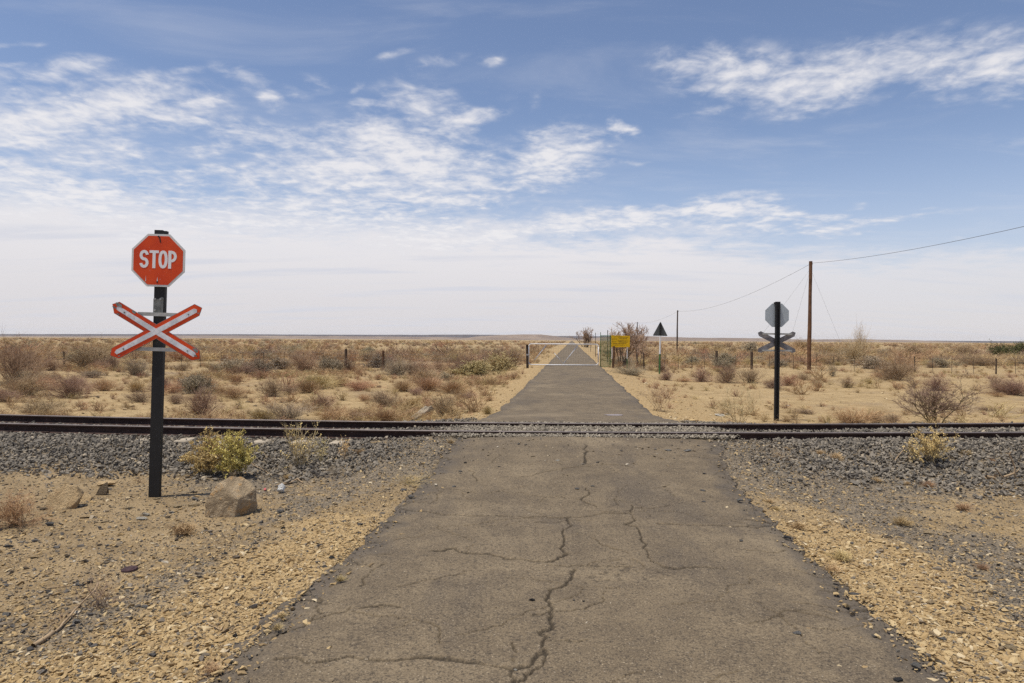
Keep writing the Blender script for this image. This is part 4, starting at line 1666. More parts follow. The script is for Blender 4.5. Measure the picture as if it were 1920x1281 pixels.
def plant_mesh(name, seed, leaf=0.0, leaf_size=.02, norm=True, sides=3, aspect=None, **kw):
    P0, P1, R0, R1, Hh, tips = grow(seed, **kw)
    allp = np.concatenate([P0, P1])
    zmax = np.percentile(allp[:, 2], 99)
    wid = np.percentile(np.abs(allp[:, :2]), 98)
    if norm:
        s = 1.0 / zmax
        sx = s if aspect is None else .5 * aspect / wid
        sc = np.array([sx, sx, s])
        P0 = P0 * sc; P1 = P1 * sc
    V, Fq = tubes(P0, P1, R0, R1, sides)
    h = np.repeat(np.stack([Hh[:, 0]] * sides + [Hh[:, 1]] * sides, 1).reshape(-1), 1)
    mi = np.zeros(len(Fq), np.int32)
    if leaf > 0:
        r = np.random.default_rng(seed + 999)
        segs = np.where(Hh[:, 0] > .45)[0]
        n = int(len(segs) * leaf)
        pick = r.choice(segs, n)
        f = r.uniform(0, 1, (n, 1))
        c = P0[pick] * (1 - f) + P1[pick] * f
        d = r.normal(0, 1, (n, 3)); d /= np.linalg.norm(d, axis=1, keepdims=True)
        e = np.cross(d, r.normal(0, 1, (n, 3))); e /= np.linalg.norm(e, axis=1, keepdims=True)
        ls = leaf_size * r.uniform(.5, 1.3, (n, 1))
        q = np.stack([c, c + d * ls * .5 + e * ls * .28, c + d * ls, c + d * ls * .5 - e * ls * .28], 1).reshape(-1, 3)
        base = len(V)
        fq = base + np.arange(n * 4).reshape(n, 4)
        V = np.concatenate([V, q]); Fq = np.concatenate([Fq, fq])
        h = np.concatenate([h, np.repeat(r.uniform(.3, 1, n), 4)])
        mi = np.concatenate([mi, np.ones(n, np.int32)])
    return np_mesh(name, V, Fq, False, {'h': h}, mi)


MT = {
    'brown': twig_mat('brown_twigs', (.135, .094, .064), (.42, .295, .185)),
    'purple': twig_mat('purplish_twigs', (.105, .075, .060), (.38, .255, .175)),
    'grey': twig_mat('greyish_twigs', (.14, .115, .085), (.42, .345, .235)),
    'red': twig_mat('reddish_twigs', (.19, .115, .068), (.52, .315, .180)),
    'straw': twig_mat('straw_blades', (.31, .22, .11), (.58, .425, .225)),
    'orange': twig_mat('rusty_straw', (.26, .165, .085), (.49, .335, .185)),
    'pale': twig_mat('bleached_twigs', (.30, .22, .125), (.58, .455, .265)),
    'green': twig_mat('olive_leaves', (.055, .062, .022), (.12, .135, .045)),
    'sage': twig_mat('sage_leaves', (.185, .150, .10), (.40, .325, .22)),
    'lime': twig_mat('yellow_green_leaves', (.42, .35, .08), (.68, .58, .19)),
    'olive': twig_mat('dull_olive_leaves', (.29, .225, .11), (.50, .385, .20)),
    'gold': twig_mat('golden_dry_leaves', (.50, .34, .13), (.80, .60, .27)),
}
SHRUB_SETS = {}


def shrub_variants():
    for kind, cfg in {
        'dome': dict(n_stem=48, levels=3, spread=.72, up=True, length=.50, thick=.0075, kids=(7, 9), shrink=.62, curl=.5, aspect=1.7),
        'fan': dict(n_stem=56, levels=3, spread=.50, up=True, length=.62, thick=.0065, kids=(4, 6), shrink=.55, curl=.35, aspect=1.5),
        'mat': dict(n_stem=70, levels=3, spread=1.15, up=False, length=.42, thick=.0065, kids=(5, 8), shrink=.60, curl=.6, aspect=2.6),
        'tuft': dict(n_stem=420, levels=2, spread=.55, up=True, length=.72, thick=.0052, kids=(1, 2), shrink=.55, curl=.35, aspect=1.7, droop=.12),
    }.items():
        SHRUB_SETS[kind] = [dict(cfg, seed=1000 + 13 * i + len(kind) * 101) for i in range(3)]


shrub_variants()
_mesh_cache = {}


def shrub_mesh(kind, colour, i):
    key = (kind, colour, i % 3)
    if key not in _mesh_cache:
        cfg = dict(SHRUB_SETS[kind][i % 3])
        leafcol = None
        wood = colour
        if colour == 'sage': wood, leafcol = 'grey', 'sage'
        if colour == 'green': wood, leafcol = 'grey', 'green'
        if colour == 'yellowgreen': wood, leafcol = 'straw', 'olive'
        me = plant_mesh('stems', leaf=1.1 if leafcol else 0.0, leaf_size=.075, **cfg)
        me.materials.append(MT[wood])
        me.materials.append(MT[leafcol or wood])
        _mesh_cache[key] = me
    return _mesh_cache[key]


def put_shrub(px, py, w, h, kind, colour, label, i=0, group=None, name='shrub', cat='shrub', loc=None, size=None):
    if loc is None:
        b = at(px, py)
        s = b.y / F_PX
        W, Hh = w * s, h * s
    else:
        b = Vector(loc); W, Hh = size
    me = shrub_mesh(kind, colour, i)
    asp = {'dome': 1.7, 'fan': 1.5, 'mat': 2.6, 'tuft': 1.7}[kind]
    o = link(name, me)
    o.location = (b.x, b.y, b.z - .01)
    o.scale = (W / asp, W / asp, Hh)
    o.rotation_euler = (0, 0, random.uniform(0, 6.28))
    tag(o, label, cat, group)
    return o


BW = 'beyond the rails'
SH = [
    # left of the road, beyond the rails
    (28, 722, 95, 88, 'fan', 'brown', 'tall sparse brown bush at the far left edge of the veld'),
    (48, 695, 70, 40, 'dome', 'brown', 'rounded brown shrub behind the tall bush at far left'),
    (42, 722, 50, 24, 'dome', 'sage', 'grey green low shrub at the foot of the tall left bush'),
    (168, 692, 115, 48, 'dome', 'brown', 'broad brown shrub left of the crossbuck below the skyline'),
    (210, 693, 42, 26, 'dome', 'purple', 'dark purplish shrub just left of the crossbuck arm'),
    (258, 704, 58, 32, 'dome', 'grey', 'pale grey twiggy shrub beside the stop sign post, left side'),
    (340, 695, 42, 16, 'mat', 'brown', 'flat brown shrub right of the stop sign post under the crossbuck'),
    (172, 708, 38, 13, 'mat', 'sage', 'small flat sage shrub in front of the broad brown one'),
    (82, 731, 66, 26, 'mat', 'red', 'low reddish scrub near the left edge above the bare strip'),
    (145, 724, 50, 22, 'mat', 'purple', 'low purplish scrub with stones left of the stop sign'),
    (196, 733, 60, 26, 'mat', 'red', 'spreading reddish scrub left of the stop sign post'),
    (255, 735, 44, 24, 'tuft', 'straw', 'straw grass clump touching the stop sign post on the left'),
    (262, 754, 55, 24, 'mat', 'purple', 'dark low shrub left of the black post just above the rails'),
    (330, 757, 44, 22, 'mat', 'purple', 'dark spiky shrub right of the black post above the rails'),
    (380, 781, 86, 56, 'dome', 'purple', 'big rounded dark bush right behind the rails near the stop sign'),
    (385, 728, 60, 22, 'tuft', 'orange', 'rusty straw clump above the big rounded dark bush'),
    (322, 738, 60, 24, 'mat', 'red', 'reddish low scrub directly right of the black post'),
    (440, 746, 64, 24, 'mat', 'red', 'reddish scrub right of the big rounded dark bush'),
    (440, 696, 54, 22, 'dome', 'sage', 'sage green shrub in front of the left fence'),
    (484, 702, 48, 26, 'dome', 'sage', 'dark sage shrub beside the bigger bush at the left fence'),
    (443, 716, 48, 18, 'tuft', 'straw', 'low straw tuft in the left veld under the sage shrub'),
    (402, 698, 30, 18, 'dome', 'grey', 'small grey shrub near the left fence right of the crossbuck'),
    (510, 744, 54, 36, 'dome', 'purple', 'purple brown rounded shrub in the middle of the left veld'),
    (545, 740, 40, 20, 'mat', 'purple', 'purplish scrub right next to the purple brown rounded shrub'),
    (75, 781, 110, 38, 'fan', 'brown', 'upright brown brush behind the rails at far left'),
    (8, 754, 66, 27, 'mat', 'purple', 'dark mat of scrub cut by the left picture edge'),
    (572, 700, 78, 43, 'dome', 'brown', 'large brown bush in front of the left fence with dark stems'),
    (620, 698, 46, 27, 'dome', 'sage', 'pale green grey shrub right of the large brown bush'),
    (653, 697, 36, 31, 'fan', 'purple', 'purplish bush in front of the darker fence post'),
    (745, 703, 82, 32, 'dome', 'grey', 'wide grey brown shrub right of the lighter fence post'),
    (787, 703, 72, 33, 'dome', 'brown', 'brown shrub midway between the fence posts and the gate'),
    (822, 698, 46, 26, 'fan', 'brown', 'narrow brown shrub left of the yellowish bushes'),
    (833, 713, 32, 14, 'dome', 'sage', 'small silvery spiny shrub in the left veld'),
    (872, 696, 72, 38, 'fan', 'brown', 'dense upright brown brush left of the gate'),
    (890, 704, 74, 26, 'dome', 'yellowgreen', 'yellowish green low bush left of the gate, front one'),
    (937, 696, 62, 30, 'dome', 'yellowgreen', 'yellowish green bush next to the verge left of the gate'),
    (962, 688, 46, 40, 'fan', 'brown', 'tall brown brush touching the left gate post'),
    (692, 666, 28, 14, 'dome', 'sage', 'grey round shrub beyond the left fence between its posts'),
    (762, 671, 34, 16, 'dome', 'brown', 'brown shrub behind the fence right of the lighter post'),
    (495, 671, 42, 14, 'dome', 'sage', 'grey low shrub beyond the left fence'),
    (595, 729, 96, 29, 'tuft', 'straw', 'wide patch of straw grass in the middle of the left veld'),
    (672, 732, 66, 22, 'mat', 'red', 'pinkish low scrub right of the straw grass patch'),
    (640, 725, 40, 22, 'tuft', 'straw', 'straw tuft between the straw patch and the pinkish scrub'),
    (606, 769, 60, 32, 'dome', 'brown', 'dark brown shrub on the bank close behind the rails'),
    (685, 752, 34, 15, 'mat', 'red', 'tiny reddish shrub on the stony bank left of the road'),
    (722, 762, 66, 32, 'mat', 'purple', 'dark tangled scrub left of the pale culvert slab'),
    (780, 741, 34, 16, 'mat', 'purple', 'small purplish clump above the culvert slab'),
    (802, 732, 78, 28, 'tuft', 'orange', 'rusty grass spread above the culvert slab'),
    (850, 738, 66, 26, 'tuft', 'orange', 'rusty grass at the edge of the left verge'),
    (833, 780, 84, 48, 'fan', 'brown', 'open stemmed brown bush beside the culvert slab'),
    (540, 788, 100, 38, 'fan', 'grey', 'dry grey brown brush along the far rail left of centre'),
    (622, 789, 70, 28, 'fan', 'red', 'reddish dry brush along the far rail'),
    (724, 789, 76, 24, 'tuft', 'orange', 'rusty grass along the far rail left of the culvert slab'),
    (490, 787, 76, 22, 'tuft', 'straw', 'low straw grass along the far rail left of the grey brush'),
    (668, 789, 46, 20, 'fan', 'brown', 'brown brush along the far rail between the reddish and rusty ones'),
    (877, 747, 34, 13, 'mat', 'purple', 'flat purplish shrub on the left verge'),
    (917, 752, 26, 11, 'tuft', 'straw', 'little yellow tuft on the left verge'),
    (925, 720, 24, 11, 'tuft', 'orange', 'little rusty tuft on the left verge toward the gate'),
    (914, 777, 26, 18, 'tuft', 'straw', 'yellow grass at the road edge left behind the rails'),
    # right of the road
    (1249, 713, 36, 19, 'dome', 'purple', 'purplish shrub at the foot of the triangular sign'),
    (1282, 716, 36, 9, 'mat', 'red', 'flat reddish scrub right of the triangular sign'),
    (1316, 716, 44, 26, 'dome', 'purple', 'purplish brown shrub between the triangular sign and the fence posts'),
    (1362, 718, 56, 36, 'dome', 'brown', 'brown shrub in front of the left thick fence post on the right'),
    (1356, 694, 36, 20, 'dome', 'sage', 'sage shrub just behind the two thick fence posts'),
    (1406, 718, 62, 32, 'fan', 'brown', 'brown bush in front of the right thick fence post'),
    (1295, 673, 44, 11, 'mat', 'brown', 'flat brown scrub at the foot of the thin utility pole'),
    (1324, 672, 28, 9, 'mat', 'sage', 'flat sage scrub beyond the right fence'),
    (1320, 661, 32, 19, 'fan', 'orange', 'orange brush beyond the right fence'),
    (1348, 661, 34, 15, 'dome', 'brown', 'brown shrub right of the orange brush'),
    (1374, 664, 24, 18, 'fan', 'brown', 'narrow brown bush left of the rear sign post'),
    (1406, 663, 38, 20, 'dome', 'sage', 'greenish shrub behind the rear crossbuck'),
    (1180, 703, 80, 18, 'mat', 'grey', 'grey tangle of dead brush below the yellow board'),
    (1170, 687, 60, 20, 'mat', 'grey', 'grey undergrowth around the bare tree by the yellow board'),
    (1220, 668, 40, 14, 'dome', 'brown', 'brown shrub behind the fence left of the triangular sign'),
    (1478, 723, 44, 21, 'dome', 'red', 'reddish shrub just right of the rear sign post'),
    (1507, 713, 40, 16, 'mat', 'brown', 'low brown scrub at the foot of the tall utility pole'),
    (1537, 727, 24, 14, 'dome', 'brown', 'small brown shrub right of the tall utility pole'),
    (1588, 727, 34, 20, 'fan', 'brown', 'small upright shrub in the open right of the tall utility pole'),
    (1560, 706, 22, 24, 'fan', 'grey', 'thin grey shrub between tall pole and the pale bush'),
    (1629, 720, 22, 11, 'tuft', 'straw', 'tiny yellow tuft in the open right veld'),
    (1602, 682, 82, 48, 'fan', 'pale', 'broad pale dry bush with tall feathery tips right of the tall pole'),
    (1612, 681, 30, 72, 'fan', 'pale', 'tallest pale dry stems rising out of the broad pale bush'),
    (1555, 668, 60, 26, 'fan', 'orange', 'orange brown brush between the tall pole and the pale bush'),
    (1505, 658, 54, 23, 'dome', 'orange', 'orange shrub behind the tall utility pole'),
    (1677, 713, 80, 46, 'dome', 'brown', 'big grey brown bush right of the pale dry bush'),
    (1756, 733, 54, 29, 'dome', 'purple', 'purplish shrub behind the leafless thorn bush'),
    (1716, 668, 54, 22, 'dome', 'brown', 'brown shrub far behind the big grey brown bush'),
    (1760, 689, 32, 18, 'dome', 'sage', 'sage shrub on the sandy mound at right'),
    (1805, 671, 74, 26, 'dome', 'brown', 'wide brown bush below the skyline at right'),
    (1838, 686, 62, 22, 'mat', 'brown', 'flat brown scrub at right in front of the green bushes'),
    (1880, 672, 44, 25, 'dome', 'green', 'dark green bush at the right horizon, left one'),
    (1912, 671, 44, 27, 'dome', 'green', 'dark green bush cut by the right picture edge'),
    (1866, 727, 28, 26, 'fan', 'purple', 'narrow purplish shrub left of the bush at the right edge'),
    (1902, 741, 60, 32, 'dome', 'purple', 'purplish bush cut by the right edge of the picture'),
    (1870, 744, 34, 9, 'mat', 'red', 'flat reddish scrub in the sand at right'),
    (1600, 795, 92, 33, 'fan', 'red', 'reddish brown brush right behind the far rail at right'),
    (1642, 794, 44, 27, 'fan', 'brown', 'brown brush behind the far rail next to the reddish brush'),
    (1672, 795, 50, 24, 'fan', 'purple', 'purplish brush behind the far rail left of the thorn bush'),
    (1510, 776, 44, 10, 'mat', 'purple', 'flat purplish scrub right of the rear sign post'),
    (1850, 770, 40, 10, 'mat', 'purple', 'flat dark scrub in the sand right of the thorn bush'),
]


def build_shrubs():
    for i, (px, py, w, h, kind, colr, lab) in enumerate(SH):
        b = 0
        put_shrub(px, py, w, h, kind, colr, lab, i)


build_shrubs()


def random_veld():
    """the many further shrubs of the plain that nothing tells apart"""
    kinds = [('dome', 'brown', 'one of the many small brown shrubs dotted over the plain', 'brown shrubs dotted over the plain'),
             ('mat', 'red', 'one of the low reddish scrub mats dotted over the plain', 'reddish scrub mats on the plain'),
             ('tuft', 'straw', 'one of the many straw grass tufts dotted over the plain', 'straw tufts on the plain'),
             ('dome', 'sage', 'one of the grey green shrubs dotted over the plain', 'grey green shrubs on the plain'),
             ('dome', 'purple', 'one of the dark purplish shrubs dotted over the plain', 'purplish shrubs on the plain'),
             ('tuft', 'orange', 'one of the rusty grass tufts dotted over the plain', 'rusty grass tufts on the plain')]
    n = 0
    rr = random.Random(77)
    while n < 190:
        Y = 19 + 80 * rr.random() ** 1.05
        X = rr.uniform(-.74, .74) * Y
        au = abs(X - float(road_cx(Y))) - 1.85
        if au < 2.2: continue
        right = X > road_cx(Y)
        if right and Y < 42 and rr.random() < .85: continue
        if rr.random() > .35 + .65 * (float(fbm(X, Y, 7, 2, 123)) > -.05): continue
        k = kinds[rr.choices(range(6), (3, 3, 4.5, 1.5, 2, 3))[0]]
        H = rr.uniform(.22, .55) if k[0] in ('mat', 'tuft') else rr.uniform(.35, .95)
        if k[0] == 'mat': H *= .6
        W = H * rr.uniform(1.4, 2.4) * (1.5 if k[0] == 'mat' else 1)
        place = ('right' if right else 'left') + ' of the road ' + ('between the rails and the wire fence' if Y < 43 else 'beyond the wire fence')
        word = k[2].replace('one of the many ', '').replace('one of the ', '').replace(' dotted over the plain', '').replace('shrubs', 'shrub').replace('mats', 'mat').replace('tufts', 'tuft')
        put_shrub(0, 0, 0, 0, k[0], k[1], 'another ' + word + ' ' + place, n, k[3].split(' dotted')[0].split(' on the')[0] + ' ' + place, loc=(X, Y, float(ground_z(X, Y))), size=(W, H))
        n += 1
    # the far scrub reads as one mass
    srcs = []
    for j, (kind, c) in enumerate((('dome', 'brown'), ('dome', 'purple'), ('mat', 'red'), ('tuft', 'straw'), ('dome', 'grey'), ('fan', 'orange'))):
        cfg = dict(n_stem=26, levels=2, spread=.8, up=True, length=.6, thick=.016, kids=(5, 8), shrink=.6, curl=.5, aspect=1.9, min_r=.007, seed=4000 + j)
        me = plant_mesh('far_stems', leaf=0, **cfg)
        me.materials.append(MT[c])
        srcs.append(me)
    m = 15000
    Y = 60 * np.exp(RNG.uniform(0, 1, m) ** 1.15 * math.log(1600 / 60))
    X = RNG.uniform(-.82, .82, m) * Y
    au = np.abs(X - road_cx(Y)) - 1.85
    cl = fbm(X, Y, 24, 3, 140)
    k = (au > 2.5 + Y * .004) & (RNG.uniform(0, 1, m) < .45 + .9 * cl)
    X, Y = X[k], Y[k]; m = len(X)
    Hs = RNG.lognormal(math.log(.62), .35, m) * (1 + .25 * (Y > 200))
    Ws = Hs * RNG.uniform(.8, 1.4, m) * (1 + .5 * sst(150, 500, Y))
    scatter('distant_scrub', np.stack([X, Y, ground_z(X, Y, False) - .02], 1), np.stack([0 * X, 0 * X, RNG.uniform(0, 6.28, m)], 1),
            np.stack([Ws, Ws, Hs], 1), RNG.uniform(0, 1, m), RNG.choice([0, 0, 1, 2, 2, 3, 3, 3, 4, 5, 5], m), srcs, 'brown scrub covering the plain out to the horizon')
    # thin dry ground litter: short grass between the shrubs
    gs = []
    for j, c in enumerate(('straw', 'straw', 'orange', 'red')):
        me = plant_mesh('grass_blades', 5000 + j, n_stem=26, levels=2, spread=.8, up=True, length=.6, thick=.018, kids=(2, 3), shrink=.55, curl=.5, aspect=2.4, min_r=.006)
        me.materials.append(MT[c]); gs.append(me)
    m = 46000
    Y = 14.2 * np.exp(RNG.uniform(0, 1, m) * math.log(110 / 14.2))
    X = RNG.uniform(-.8, .8, m) * Y
    au = np.abs(X - road_cx(Y)) - 1.85
    cl = fbm(X, Y, 5, 3, 150)
    side = np.where(X > road_cx(Y), .10 + .6 * sst(26, 60, Y), 1.0)
    k = (Y - track_y(X) > 2.0) & (au > .5) & (RNG.uniform(0, 1, m) < (.06 + 1.5 * np.clip(cl + .06, 0, 1)) * side * sst(.3, 3.5, au + .5))
    X, Y = X[k], Y[k]; m = len(X)
    Hs = RNG.lognormal(math.log(.11), .45, m) * (1 + .012 * Y)
    scatter('dry_grass', np.stack([X, Y, ground_z(X, Y) - .005], 1), np.stack([0 * X, 0 * X, RNG.uniform(0, 6.28, m)], 1),
            np.stack([Hs, Hs, Hs], 1), RNG.uniform(0, 1, m), RNG.integers(0, 4, m), gs, 'sparse short dry growth between the shrubs')


random_veld()


def tree_thing(name, base, H, W, seed, cfg, mats, label, cat):
    root = empty(name, base, label, cat)
    P0, P1, R0, R1, Hh, tips = grow(seed, **cfg)
    allp = np.concatenate([P0, P1])
    sz = H / np.percentile(allp[:, 2], 99.5); sx = .5 * W / np.percentile(np.abs(allp[:, :2]), 98)
    sc = np.array([sx, sx, sz]); P0 = P0 * sc; P1 = P1 * sc
    lim = 1.0 / cfg['levels'] + 1e-6
    low = Hh[:, 1] <= lim
    for nm, sel, sd in (('trunk', low, 6), ('crown', ~low, 4)):
        V, Fq = tubes(P0[sel], P1[sel], R0[sel], R1[sel], sd)
        h = np.stack([Hh[sel, 0]] * sd + [Hh[sel, 1]] * sd, 1).reshape(-1)
        link(nm, np_mesh(nm, V, Fq, False, {'h': h}), mats, root)
    return root


def build_trees():
    Y = 49.0
    X = (1166 - 960) / F_PX * Y
    b = Vector((X, Y, float(ground_z(X, Y))))
    s = Y / F_PX
    tree_thing('bare_tree', b, 80 * s, 80 * s, 31, dict(n_stem=7, levels=4, spread=.58, up=True, length=1.3, thick=.045, kids=(5, 7), shrink=.60, curl=.55, seglen=4, bare=.45, base_r=.10, min_r=.009), M_bark,
               'leafless spreading thorn tree behind the yellow notice board', 'tree')
    Y = 52.0
    X = (1196 - 960) / F_PX * Y
    b = Vector((X, Y, float(ground_z(X, Y))))
    s = Y / F_PX
    tree_thing('bare_tree', b, 76 * s, 50 * s, 47, dict(n_stem=4, levels=4, spread=.30, up=True, length=1.5, thick=.04, kids=(4, 5), shrink=.58, curl=.5, seglen=4, bare=.6, base_r=.06, min_r=.009), M_bark,
               'slimmer leafless tree right of the yellow notice board', 'tree')
    Y = 190.0
    X = (1098 - 960) / F_PX * Y
    b = Vector((X, Y, float(ground_z(X, Y))))
    s = Y / F_PX
    tree_thing('bare_tree', b, 36 * s, 30 * s, 53, dict(n_stem=14, levels=4, spread=.34, up=True, length=1.3, thick=.09, kids=(4, 5), shrink=.55, curl=.4, seglen=3, bare=.3, base_r=.12, min_r=.022), M_bark,
               'far leafless tree standing right of the road by the horizon', 'tree')
    # leafless thorn bush right behind the rail
    b = at(1752, 797)
    s = b.y / F_PX
    tree_thing('thorn_bush', b, 98 * s, 130 * s, 71, dict(n_stem=10, levels=4, spread=.50, up=True, length=.85, thick=.015, kids=(5, 7), shrink=.60, curl=.8, seglen=5, bare=.25, base_r=.08, min_r=.0024), M_greenwood,
               'leafless dark thorn bush with greenish stems behind the far rail', 'bush')
    for (px, py, w, h, seed, lab) in ((1386, 795, 84, 66, 81, 'bleached sparse dead bush left of the rear sign post'), (1236, 771, 66, 50, 83, 'bleached sparse dead bush at the right road edge beyond the rails')):
        b = at(px, py); s = b.y / F_PX
        r = link('dead_bush', plant_mesh('dead_bush', seed, n_stem=12, levels=4, spread=.6, up=True, length=.6, thick=.0085, kids=(3, 5), shrink=.6, curl=.6, seglen=4, bare=.3, aspect=w / h, min_r=.0022), MT['pale'])
        r.location = b; r.scale = (h * s,) * 3
        tag(r, lab, 'bush')


build_trees()


def near_plants():
    def bush(px, py, w, h, seed, wood, leafm, leaf, ls, cfg, label, name='bush', cat='bush'):
        b = at(px, py); s = b.y / F_PX
        base = dict(n_stem=26, levels=4, spread=.55, up=True, length=.55, thick=.008, kids=(3, 5), shrink=.6, curl=.45, seglen=3, bare=.2, min_r=.0018)
        base.update(cfg)
        root = empty(name, b, label, cat)
        me = plant_mesh('stems', seed, leaf=leaf, leaf_size=ls, aspect=w / h, **base)
        # stems and leaves as two parts
        me.materials.append(MT[wood]); me.materials.append(MT[leafm])
        st = link('stems', me, None, root)
        st.scale = (h * s,) * 3
        return root
    bush(390, 893, 80, 80, 201, 'pale', 'gold', 2.6, .038, dict(n_stem=24, kids=(3, 4)), 'golden dry bush by the ballast right of the stop sign, left half')
    bush(436, 897, 70, 84, 203, 'straw', 'lime', 2.4, .040, dict(n_stem=22, kids=(3, 4)), 'yellow green leafy bush behind the boulder')
    bush(564, 876, 70, 84, 205, 'pale', 'gold', .5, .04, dict(n_stem=20, levels=3, kids=(3, 4), spread=.42, bare=.35), 'tall dry straw coloured bush in front of the near rail')
    bush(603, 868, 30, 46, 207, 'pale', 'gold', .5, .05, dict(n_stem=12, levels=3, kids=(2, 4), spread=.32), 'small upright dry plant right of the tall dry bush')
    bush(646, 866, 28, 48, 209, 'pale', 'gold', .8, .05, dict(n_stem=10, levels=3, kids=(2, 4), spread=.30), 'second small upright dry plant toward the road on the left ballast')
    bush(1744, 868, 74, 66, 211, 'pale', 'gold', 1.5, .042, dict(n_stem=20, kids=(3, 4)), 'golden dry bush on the right ballast before the rails')
    bush(30, 986, 105, 64, 213, 'red', 'orange', .3, .03, dict(n_stem=46, spread=.8, kids=(3, 4)), 'brown tangled plant at the left edge beside the tan boulders')
    bush(190, 1140, 84, 58, 215, 'purple', 'purple', 0, .03, dict(n_stem=20, levels=3, kids=(3, 5), spread=.95), 'low purplish twiggy plant at the end of the fallen stick')
    bush(1462, 862, 44, 22, 217, 'pale', 'orange', .4, .05, dict(n_stem=30, levels=2, kids=(2, 3), spread=.8), 'dry straw tuft on the right ballast near the road')
    bush(770, 906, 84, 20, 219, 'straw', 'orange', .3, .03, dict(n_stem=70, levels=2, kids=(2, 3), spread=1.1), 'flat straw grass at the left road edge below the rails')
    bush(632, 892, 60, 22, 221, 'grey', 'red', .2, .03, dict(n_stem=50, levels=2, kids=(2, 3), spread=1.1), 'flat greyish dead grass below the small upright plants')
    bush(262, 905, 30, 26, 223, 'orange', 'orange', .3, .03, dict(n_stem=14, levels=2, kids=(2, 3), spread=.9), 'thin rusty plant left of the stop sign post')
    bush(115, 1170, 55, 24, 225, 'red', 'red', 0, .03, dict(n_stem=18, levels=2, kids=(2, 4), spread=.9), 'little reddish twiggy plant beside the fallen stick')
    # dry cushion tufts
    tufts = [  # px, py, w, label
        (1642, 905, 22, 'rusty dry tuft in the right dirt below the ballast, left of two'), (1740, 913, 24, 'rusty dry tuft in the right dirt below the golden bush'), (1702, 909, 13, 'tiny rusty tuft between the two bigger ones at right'),
        (1806, 957, 30, 'rusty dry tuft near the right edge above the dark gravel'), (1691, 985, 38, 'largest rusty dry tuft at the edge of the dark gravel at right'),
        (1497, 992, 32, 'straw tuft on the right shoulder beside the road'), (1580, 1051, 42, 'flat straw tuft on the right shoulder, the wider one'),
        (1563, 1074, 34, 'flat straw tuft on the right road edge below the wider one'), (1456, 957, 18, 'small straw tuft at the right road edge'), (1443, 943, 16, 'small straw tuft highest along the right road edge'),
        (1842, 1068, 24, 'rusty tuft in the dark gravel at right'), (1566, 862, 28, 'pale dry tuft with twigs on the right ballast'), (1538, 853, 20, 'pale small tuft on the right ballast beside the twiggy one'),
        (347, 1003, 52, 'orange dry tuft in the dirt below the boulder'), (548, 1055, 22, 'small tuft on the tan gravel left of the road'), (638, 1090, 22, 'round pale tuft at the left road edge'),
        (520, 1181, 24, 'round pale tuft at the left road edge near the bottom'), (399, 1266, 44, 'pale tuft at the bottom left road edge'), (530, 1158, 20, 'flat pale tuft on the left road edge above the round one'),
        (540, 898, 20, 'rust coloured cushion beside the plastic bottle'), (1810, 852, 18, 'rusty sprig on the right ballast'), (1860, 866, 14, 'small rusty sprig on the right ballast near the edge'), (846, 832, 16, 'orange tuft at the left road edge by the rails'),
        (676, 852, 22, 'rusty sprig on the left ballast right of the upright plants'), (1474, 845, 14, 'orange tuft on the right ballast near the road'),
    ]
    tm = [plant_mesh('tuft', 300 + i, n_stem=70, levels=2, spread=1.05, up=False, length=.7, thick=.03, kids=(4, 5), shrink=.6, curl=.8, aspect=2.1, min_r=.010) for i in range(3)]
    for i, (px, py, w, lab) in enumerate(tufts):
        pale = 'pale' in lab or 'straw' in lab
        me = tm[i % 3].copy()
        me.materials.append(MT['straw' if pale else 'orange'])
        o = link('dry_tuft', me)
        b = at(px, py); s = b.y / F_PX * w / 2.1
        o.location = b; o.scale = (s, s, s * .95)
        o.rotation_euler = (0, 0, i * 1.3)
        tag(o, lab, 'dry tuft', 'small dry tufts on the near ground')


near_plants()


# ------------------------------------------------------------------ rocks and loose bits
def rock_mesh(name, seed, pts=None, dims=(1, 1, 1), n=18, sub=3, amp=.03):
    r = random.Random(seed)
    bm = bmesh.new()
    if pts:
        for p in pts: bm.verts.new(p)
    else:
        for _ in range(n):
            v = Vector((r.gauss(0, 1), r.gauss(0, 1), r.gauss(0, 1))).normalized() * r.uniform(.85, 1.1)
            bm.verts.new((v.x * dims[0] / 2, v.y * dims[1] / 2, v.z * dims[2] / 2))
    res = bmesh.ops.convex_hull(bm, input=bm.verts)
    junk = [e for e in res['geom_interior'] if isinstance(e, bmesh.types.BMVert)]
    if junk: bmesh.ops.delete(bm, geom=junk, context='VERTS')
    bmesh.ops.triangulate(bm, faces=bm.faces)
    if sub:
        bmesh.ops.bevel(bm, geom=list(bm.edges), offset=.006 * max(dims), segments=1, affect='EDGES')
        bmesh.ops.triangulate(bm, faces=bm.faces)
        for _ in range(sub):
            bmesh.ops.subdivide_edges(bm, edges=[e for e in bm.edges if e.calc_length() > .025 * max(dims)], cuts=1, use_grid_fill=True)
            bmesh.ops.triangulate(bm, faces=bm.faces)
        from mathutils import noise as mn
        for v in bm.verts:
            q = v.co / max(dims)
            d = mn.fractal(q * 5 + Vector((seed, 0, 0)), .8, 2.1, 5)
            v.co += v.co.normalized() * d * amp * max(dims)
    return bm_mesh(name, bm, False)


